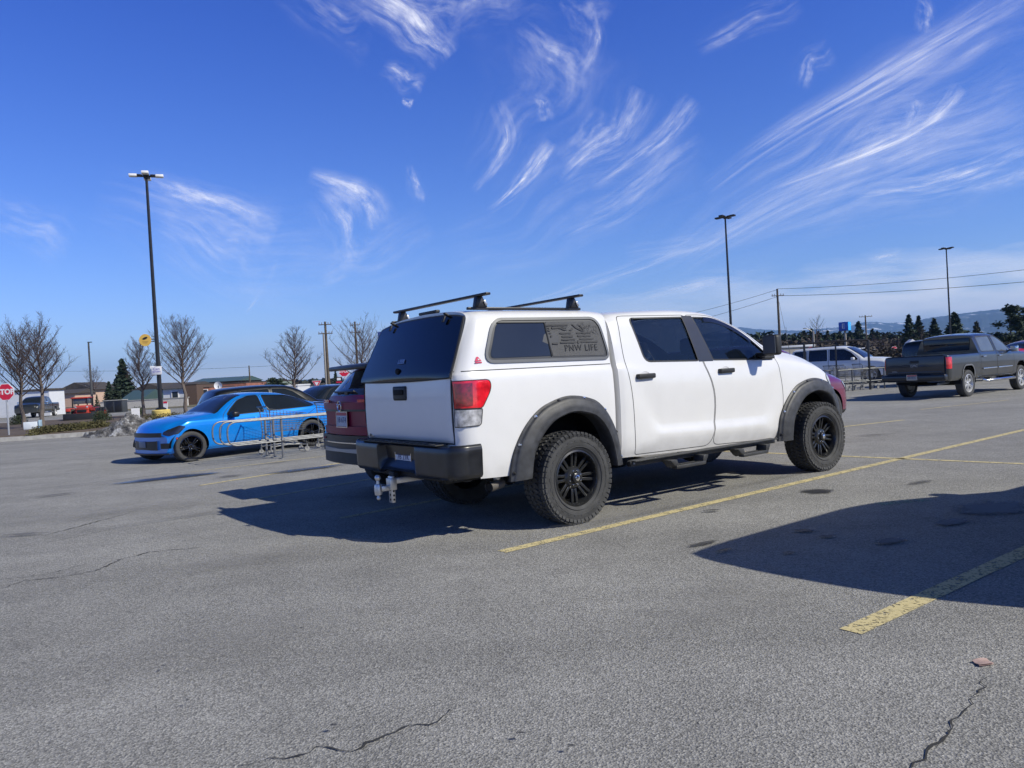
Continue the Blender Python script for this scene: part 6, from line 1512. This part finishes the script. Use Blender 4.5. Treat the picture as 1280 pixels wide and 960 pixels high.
t = thing('road_sign', 'small red and white triangular sign behind the dark hatchback', 'sign', Vector((far(396, 80), 80, 0))); zc = zat(396, 480, 80); b = MB(); b.prism([(-.5, .35), (.5, .35), (0, -.5)], -.01, .01, 'XZ', SW); b.prism([(-.44, .31), (.44, .31), (0, -.42)], -.02, -.012, 'XZ', SRED); b.prism([(-.24, .2), (.24, .2), (0, -.2)], -.028, -.022, 'XZ', SW)
bmesh.ops.transform(b.bm, matrix=Matrix.Translation((0, 0, zc)), verts=b.bm.verts); b.build('sign_face', t); b = MB(); b.tube([(0, .03, 0), (0, .03, zc)], .04, 6, STEEL); b.build('post', t)
t = thing('notice_board', 'dark and white road sign between utility pole and covered STOP sign', 'sign', Vector((far(424, 62), 62, 0))); zc = zat(424, 475, 62); b = MB(); b.box((0, 0, zc), (.5, .04, .5), BLKMETAL); b.box((0, -.03, zc + .08), (.3, .01, .2), SW); b.box((0, -.03, zc - .17), (.45, .01, .1), SRED); b.build('sign_face', t); b = MB(); b.box((0, .05, zc / 2), (.06, .05, zc), STEEL); b.build('post', t)
# utility boxes
t = thing('utility_box', 'dark boxes with pale edges left of the snow pile', 'utility box', Vector((far(144, 70), 70, 0))); b = MB(); b.box((0, 0, .55), (1.7, .9, 1.1), mat('dark_cabinet', (.04, .045, .05), .6), bev=.02); b.box((0, 0, 1.13), (1.8, 1.0, .06), CONC); b.build('cabinet', t); b = MB(); b.box((-.3, -.46, .55), (.6, .03, .9), BLKMETAL, bev=.01); b.box((.45, -.46, .55), (.6, .03, .9), BLKMETAL, bev=.01); b.build('cabinet_door', t)
c = at(193, 521); b = MB(); t = thing('sandwich_board', 'small white folding board on the island left of the lamp base', 'sign', Vector((far(168, 42), 42, .15)), .4); b.box((0, 0, .3), (.4, .04, .6), SW, rot=Matrix.Rotation(.2, 4, 'X')); b.build('panel', t); b = MB(); b.box((0, .2, .3), (.4, .04, .6), SW, rot=Matrix.Rotation(-.2, 4, 'X')); b.build('panel', t)

# red loader seen from the front
LR = mat('loader_red', (.50, .055, .035), .45, coat=.3, var=.1); DL = 47.
t = thing('wheel_loader', 'small red wheel loader with black bucket behind the island hedge', 'loader', Vector((far(100, DL), DL, 0)), R(8), scale=(.86, .86, .86))
b = MB(); b.box((0, .9, .72), (1.0, 1.5, .45), LR, bev=.05); b.box((.25, -.05, 1.02), (.9, .9, .36), LR, bev=.08, seg=3); b.box((.25, -.3, .75), (.85, .3, .4), LR, bev=.04); b.build('body', t)
b = MB(); b.box((.25, -.47, .92), (.62, .05, .40), BLKMETAL, bev=.02)
for i in range(6): b.box((.25, -.50, .78 + i * .055), (.58, .02, .012), DST)
b.build('grille', t)
for x in (-.12, .62): b = MB(); b.lathe([(0, -.02), (.06, -.01), (.07, .02)], 14, CLEARL, 'Y', c=(x, -.50, 1.08)); b.build('headlight', t)
b = MB()
for x in (-.62, .36):
    for y in (.25, 1.2): b.box((x, y, 1.28), (.07, .07, .85), BLKMETAL, bev=.01)
b.box((-.13, .72, 1.50), (.92, .85, .40), GLASSL, bev=.02); b.build('cab', t)
b = MB(); b.box((-.13, .72, 1.74), (1.15, 1.15, .10), LR, bev=.04, seg=3); b.build('cab_roof', t)
for x in (-.72, .92): b = MB(); b.box((x, .1, 1.0), (.34, .9, .07), LR, bev=.03); b.box((x, -.32, .9), (.34, .07, .2), LR, bev=.03); b.build('mudguard', t)
b = MB(); b.prism([(-.9, .08), (-.9, .62), (-.7, .66), (-.45, .15), (-.45, .05)], -.85, 1.10, 'YZ', BLACKP, .01); b.build('bucket', t)
for x in (-.35, .75): b = MB(); b.tube([(x, .6, .95), (x, -.1, .75), (x, -.7, .35)], .06, 6, LR); b.build('lift_arm', t)
for x in (-.72, .92):
    for y in (.15, 1.5): add_wheel(t, x, y, .50, .36, .26, -1, 6, LR).rotation_euler = (0, 0, R(90) if x > 0 else R(-90))
b = MB(); b.tube([(.72, .3, 1.1), (.72, .3, 1.95)], .035, 8, BLKMETAL); b.build('exhaust_stack', t)

# scrap of card on the asphalt, crumbs
c = at(1229, 830); b = MB()
b.grid(lambda u, v: ((u - .5) * .075 + (v - .5) * .012, (v - .5) * .06, .006 + .006 * sin(u * 3) * v + .003 * cos(v * 5)), 10, 8, mat('pinkish_card', (.42, .30, .27), .8, var=.12, vscale=30)); b.grid(lambda u, v: ((u - .5) * .075 + (v - .5) * .012, (v - .5) * .06, .003), 3, 3, mat('pinkish_card'))
o = b.build('card_scrap'); o.location = Vector((c.x, c.y, .004)); o.rotation_euler = (0, 0, .15); tag(o, 'crumpled pinkish brown card scrap lying on the asphalt, lower right', 'litter')

# ------------------------------------------------------------------ mountains, cirrus, air
def ridge(pts, D, depth, name, m, seed, base=-60):
    from mathutils import noise as NZ
    b = MB(); n = 260; mm = 36; xs = [p[0] for p in pts]; ys = [p[1] for p in pts]; f = pchip(xs, ys); rows = []
    for i in range(n):
        x = xs[0] + (xs[-1] - xs[0]) * i / (n - 1); H = zat(x, float(f(x)), D); X = far(x, D); row = []
        for j in range(mm):
            v = j / (mm - 1); y = D - depth * (1 - v); p = Vector((X * .0009, y * .0009, seed)); nz_ = NZ.fractal(p * 1.5, .9, 2.1, 6)
            s_ = v ** .8; row.append(b.bm.verts.new((X * (y / D), y, base + (H - base) * s_ * (1 + .16 * nz_ * (1 - v) * 2) + nz_ * 30 * v * (1 - v) * 4 + NZ.noise(Vector((x * .2, 0, seed))) * 8 * v)))
        rows.append(row)
    for a, c in zip(rows, rows[1:]):
        for j in range(mm - 1): b.bm.faces.new((a[j], c[j], c[j + 1], a[j + 1]))
    o = b.build(name, m=m, smooth=80); return tag(o, kind='structure')
MT = bpy.data.materials.new('forested_slope'); MT.use_nodes = True; t_ = MT.node_tree; pb = t_.nodes['Principled BSDF']; pb.inputs['Roughness'].default_value = .95
tc = t_.nodes.new('ShaderNodeTexCoord'); mp = t_.nodes.new('ShaderNodeMapping'); mp.inputs['Scale'].default_value = (.0016, .0016, .006); t_.links.new(tc.outputs['Object'], mp.inputs[0]); nz = t_.nodes.new('ShaderNodeTexNoise'); nz.inputs['Scale'].default_value = 1.6; nz.inputs['Detail'].default_value = 9; nz.inputs['Roughness'].default_value = .65; t_.links.new(mp.outputs[0], nz.inputs['Vector'])
sx = t_.nodes.new('ShaderNodeSeparateXYZ'); t_.links.new(tc.outputs['Object'], sx.inputs[0]); ad = t_.nodes.new('ShaderNodeMath'); ad.operation = 'MULTIPLY_ADD'; t_.links.new(sx.outputs['Z'], ad.inputs[0]); ad.inputs[1].default_value = .00028; t_.links.new(nz.outputs[0], ad.inputs[2])
cr_ = t_.nodes.new('ShaderNodeValToRGB'); cr_.color_ramp.elements[0].position = .2; cr_.color_ramp.elements[0].color = (.02, .034, .03, 1); cr_.color_ramp.elements[1].position = .71; cr_.color_ramp.elements[1].color = (.8, .82, .86, 1); e = cr_.color_ramp.elements.new(.655); e.color = (.045, .06, .055, 1)
t_.links.new(ad.outputs[0], cr_.inputs[0]); t_.links.new(cr_.outputs[0], pb.inputs['Base Color'])
ridge([(880, 418), (930, 409), (945, 411), (965, 412), (1000, 413), (1035, 410), (1060, 408), (1080, 403), (1092, 402), (1110, 403.5), (1135, 403), (1160, 404), (1220, 412)], 11000., 3500., 'far_mountains', MT, 3.)
ridge([(1105, 430), (1130, 412), (1150, 401), (1165, 397), (1190, 394), (1210, 391), (1235, 388), (1262, 385), (1290, 382), (1400, 372)], 8200., 3000., 'near_mountain', MT, 7.)
ridge([(-300, 512), (-100, 505), (100, 494), (300, 482), (360, 477), (430, 473), (520, 470), (700, 462), (900, 452)], 6000., 800., 'low_hills', MT, 11., -20)

HZ = bpy.data.materials.new('air_haze'); HZ.use_nodes = True; t_ = HZ.node_tree; t_.nodes.remove(t_.nodes['Principled BSDF']); pv = t_.nodes.new('ShaderNodeVolumePrincipled'); pv.inputs['Color'].default_value = (.26, .52, 1., 1); pv.inputs['Density'].default_value = .00008; pv.inputs['Anisotropy'].default_value = .0
t_.links.new(pv.outputs[0], t_.nodes['Material Output'].inputs['Volume'])
b = MB(); b.box((0, 6300, 279), (26000, 15000, 562), None); b.bm.faces.ensure_lookup_table(); o = b.build('haze', m=HZ, smooth=0); tag(o, 'thin blue air haze over the distant mountains', kind='stuff')

# thin sheets of cirrus 4 km up
CM = bpy.data.materials.new('cirrus_ice'); CM.use_nodes = True; t_ = CM.node_tree; n_ = t_.nodes.new; l_ = t_.links.new; t_.nodes.remove(t_.nodes['Principled BSDF'])
uv = n_('ShaderNodeUVMap'); oi = n_('ShaderNodeObjectInfo'); sep = n_('ShaderNodeSeparateXYZ'); l_(uv.outputs[0], sep.inputs[0])
def cmth(op, a, b=None, c=None):
    n = n_('ShaderNodeMath'); n.operation = op
    for i, v in enumerate((a, b, c)):
        if v is None: continue
        if isinstance(v, (int, float)): n.inputs[i].default_value = v
        else: l_(v, n.inputs[i])
    return n.outputs[0]
A_, B_ = sep.outputs[0], sep.outputs[1]           # A along -1..1, B across in widths
oc = n_('ShaderNodeSeparateColor'); l_(oi.outputs['Color'], oc.inputs[0]); STR, FIB, WOB = oc.outputs[0], oc.outputs[1], oc.outputs[2]
seed = cmth('MULTIPLY', oi.outputs['Random'], 60)
def cn(sx, sy, det, off=0):
    c = n_('ShaderNodeCombineXYZ'); l_(cmth('MULTIPLY', A_, sx), c.inputs[0]); l_(cmth('MULTIPLY', B_, sy) if isinstance(sy, (int, float)) else cmth('MULTIPLY', B_, sy), c.inputs[1]); l_(cmth('ADD', seed, off), c.inputs[2])
    q = n_('ShaderNodeTexNoise'); q.inputs['Scale'].default_value = 1; q.inputs['Detail'].default_value = det; q.inputs['Roughness'].default_value = .6; l_(c.outputs[0], q.inputs['Vector']); return q
w1 = cn(1.1, .25, 1); wv_ = cmth('MULTIPLY', cmth('SUBTRACT', w1.outputs[0], .5), WOB)
Bw = cmth('ADD', B_, cmth('MULTIPLY', wv_, 3.0)); B2 = cmth('MULTIPLY', Bw, Bw); A2 = cmth('MULTIPLY', A_, A_)
cf = n_('ShaderNodeCombineXYZ'); l_(cmth('MULTIPLY', A_, 1.0), cf.inputs[0]); l_(cmth('MULTIPLY', Bw, cmth('MULTIPLY', FIB, 1.5)), cf.inputs[1]); l_(seed, cf.inputs[2])
fn = n_('ShaderNodeTexNoise'); fn.inputs['Scale'].default_value = 1.; fn.inputs['Detail'].default_value = 7; fn.inputs['Roughness'].default_value = .62; l_(cf.outputs[0], fn.inputs['Vector'])
ea0 = cmth('MAXIMUM', cmth('SUBTRACT', 1, A2), 0); ea = cmth('POWER', ea0, .8); eb = cmth('SUBTRACT', cmth('EXPONENT', cmth('MULTIPLY', B2, -1.1)), .04)
pt = n_('ShaderNodeMapRange'); pt.interpolation_type = 'SMOOTHSTEP'; l_(fn.outputs[0], pt.inputs[0]); pt.inputs[1].default_value = .34; pt.inputs[2].default_value = .86
pn = cn(2.6, 1.1, 5, 31.7); pr_ = n_('ShaderNodeMapRange'); l_(pn.outputs[0], pr_.inputs[0]); pr_.inputs[1].default_value = .34; pr_.inputs[2].default_value = .66; pr_.inputs[3].default_value = .35; pr_.inputs[4].default_value = 1.35
STR = cmth('MULTIPLY', STR, pr_.outputs[0])
al = cmth('MINIMUM', cmth('MAXIMUM', cmth('MULTIPLY', cmth('MULTIPLY', ea, cmth('MAXIMUM', eb, 0)), cmth('MULTIPLY', pt.outputs[0], cmth('MULTIPLY', STR, 1.45))), 0), .93)
trn = n_('ShaderNodeBsdfTransparent'); tl_ = n_('ShaderNodeBsdfTranslucent'); tl_.inputs[0].default_value = (.98, .98, 1, 1); df = n_('ShaderNodeBsdfDiffuse'); df.inputs[0].default_value = (.9, .9, .92, 1); asd = n_('ShaderNodeAddShader'); l_(tl_.outputs[0], asd.inputs[0]); l_(df.outputs[0], asd.inputs[1])
mxs = n_('ShaderNodeMixShader'); l_(al, mxs.inputs[0]); l_(trn.outputs[0], mxs.inputs[1]); l_(tl_.outputs[0], mxs.inputs[2]); l_(mxs.outputs[0], t_.nodes['Material Output'].inputs['Surface'])
def cirrus(pts, width, strength, fib=1., wob=.25, head=.3, H=4000.):
    """pts: directions (photo pixels) along the streak; width in pixels"""
    _k = len(bpy.data.objects) % 97; H = H + 6 * _k
    tt = np.linspace(0, 1, len(pts)); fx, fy = pchip(tt, [p[0] for p in pts]), pchip(tt, [p[1] for p in pts]); n = 28; V = []; UV = []; F_ = []; m_ = 7
    for i in range(n):
        t0 = i / (n - 1); x, y = float(fx(t0)), float(fy(t0)); e = .01; dx, dy = float(fx(min(1, t0 + e))) - float(fx(max(0, t0 - e))), float(fy(min(1, t0 + e))) - float(fy(max(0, t0 - e))); l = math.hypot(dx, dy); nx, ny = -dy / l, dx / l
        wd = width * (1 + head * (2 * t0 - 1))
        for j in range(m_):
            q = -2 + 4 * j / (m_ - 1); d = ray(x + nx * q * wd, y + ny * q * wd)
            s_ = H / max(d.z, d.y * .06); V.append((d.x * s_, d.y * s_, d.z * s_ + EYE)); UV.append((2 * t0 - 1, q))
    for i in range(n - 1):
        for j in range(m_ - 1): a = i * m_ + j; F_.append((a, a + m_, a + m_ + 1, a + 1))
    me = bpy.data.meshes.new('cirrus'); me.from_pydata(V, [], F_); ul = me.uv_layers.new(name='UVMap')
    for lp_ in me.loops: ul.data[lp_.index].uv = UV[lp_.vertex_index]
    me.materials.append(CM); o = bpy.data.objects.new('cirrus_cloud', me); COL.objects.link(o); o.color = (strength, fib, wob, 1); tag(o, kind='structure'); o.visible_shadow = True
    return o
C = cirrus
C([(880, 240), (960, 180), (1080, 110), (1180, 50), (1300, -20)], 14, .62, 1.2, .3); C([(950, 190), (1060, 130), (1200, 50), (1300, 0)], 26, .42, 1.4, .4)
C([(960, 238), (1040, 208), (1110, 180), (1170, 145), (1203, 108)], 9, 1.0, .8, .2, .6); C([(1130, 165), (1142, 140), (1148, 124)], 6, .6, .6)
C([(1040, 185), (1150, 150), (1300, 90)], 30, .32, 1.5, .4); C([(850, 330), (1000, 245), (1150, 190), (1300, 140)], 20, .42, 1.4, .35)
C([(1060, 245), (1150, 235), (1230, 212), (1310, 182)], 15, .85, 1.3, .25); C([(1200, 240), (1310, 210)], 10, .35)
C([(738, 235), (790, 200), (835, 165), (868, 122)], 9, .80, .8, .2, .5); C([(698, 225), (740, 190), (780, 165), (806, 112)], 15, .72, 1.2, .4, .3); C([(700, 200), (740, 170), (760, 140)], 18, .35, 1.2, .5)
C([(608, 266), (640, 240), (665, 215), (692, 178)], 8, 1., .8, .2, .6); C([(590, 240), (620, 205), (637, 170), (622, 125)], 9, .62, .8, .3, .3); C([(668, 118), (680, 132), (683, 152)], 7, .8, .5)
C([(650, 30), (690, 70), (735, 110)], 24, .35, 1.3, .6); C([(742, 10), (745, 45), (726, 95)], 8, .5, .7, .4); C([(700, 0), (760, 30)], 22, .25, 1.2, .6)
C([(430, -30), (500, 20), (535, 50), (560, 75)], 24, .70, 1.3, .35, -.2); C([(470, -30), (530, 10), (580, 20)], 30, .4, 1.4, .5); C([(350, -20), (420, 20), (470, 30)], 26, .3, 1.3, .6); C([(478, 82), (505, 98), (530, 108)], 12, .45, .9, .5)
C([(180, 225), (230, 245), (290, 262), (346, 292)], 15, .9, .5, .3, .2); C([(200, 250), (280, 290), (340, 310)], 32, .35, 1.2, .5); C([(385, 218), (430, 235), (462, 252), (476, 290)], 14, .8, .5, .2, .4); C([(400, 235), (440, 280), (470, 310)], 34, .42, 1.3, .5)
C([(380, 350), (450, 330), (540, 280)], 26, .25, 1.2, .5); C([(512, 205), (518, 230), (530, 255)], 7, .5, .6, .4); C([(502, 124), (509, 128), (516, 131)], 4, 1., .4, .1)
C([(600, 230), (680, 120), (700, 40)], 60, .20, 1.6, .6); C([(720, 280), (800, 230), (880, 170)], 14, .4, 1.2, .3); C([(700, 300), (780, 260), (840, 205)], 14, .3, 1.2, .3)
C([(650, 385), (760, 348), (900, 296)], 9, .45, .9, .2); C([(780, 318), (880, 300), (960, 262)], 12, .3, .9, .3); C([(870, 60), (930, 30), (1000, 0)], 16, .35, 1.2, .5); C([(1148, -10), (1158, 15), (1156, 42)], 8, .6, .7, .4); C([(1085, 326), (1105, 322), (1128, 318)], 5, .7, .6)
C([(-40, 250), (30, 280), (90, 310)], 24, .28, 1.1, .4); C([(306, 395), (328, 360), (350, 322)], 2.2, .6, .3, .05); C([(1000, 110), (1010, 80), (1040, 60)], 14, .4, 1.2, .5); C([(560, 30), (620, 10), (680, -20)], 30, .25, 1.4, .6)

C([(820, 330), (980, 230), (1140, 130), (1300, 60)], 60, .26, 2., .6); C([(900, 300), (1060, 230), (1200, 190), (1320, 150)], 45, .24, 2., .5); C([(560, 330), (700, 260), (860, 170)], 50, .16, 2., .6); C([(120, 240), (260, 300), (420, 340)], 50, .22, 2., .6)
C([(740, 385), (860, 362), (980, 352)], 16, .4, 1., .4); C([(940, 370), (1080, 345), (1300, 325)], 14, .45, 1., .4)
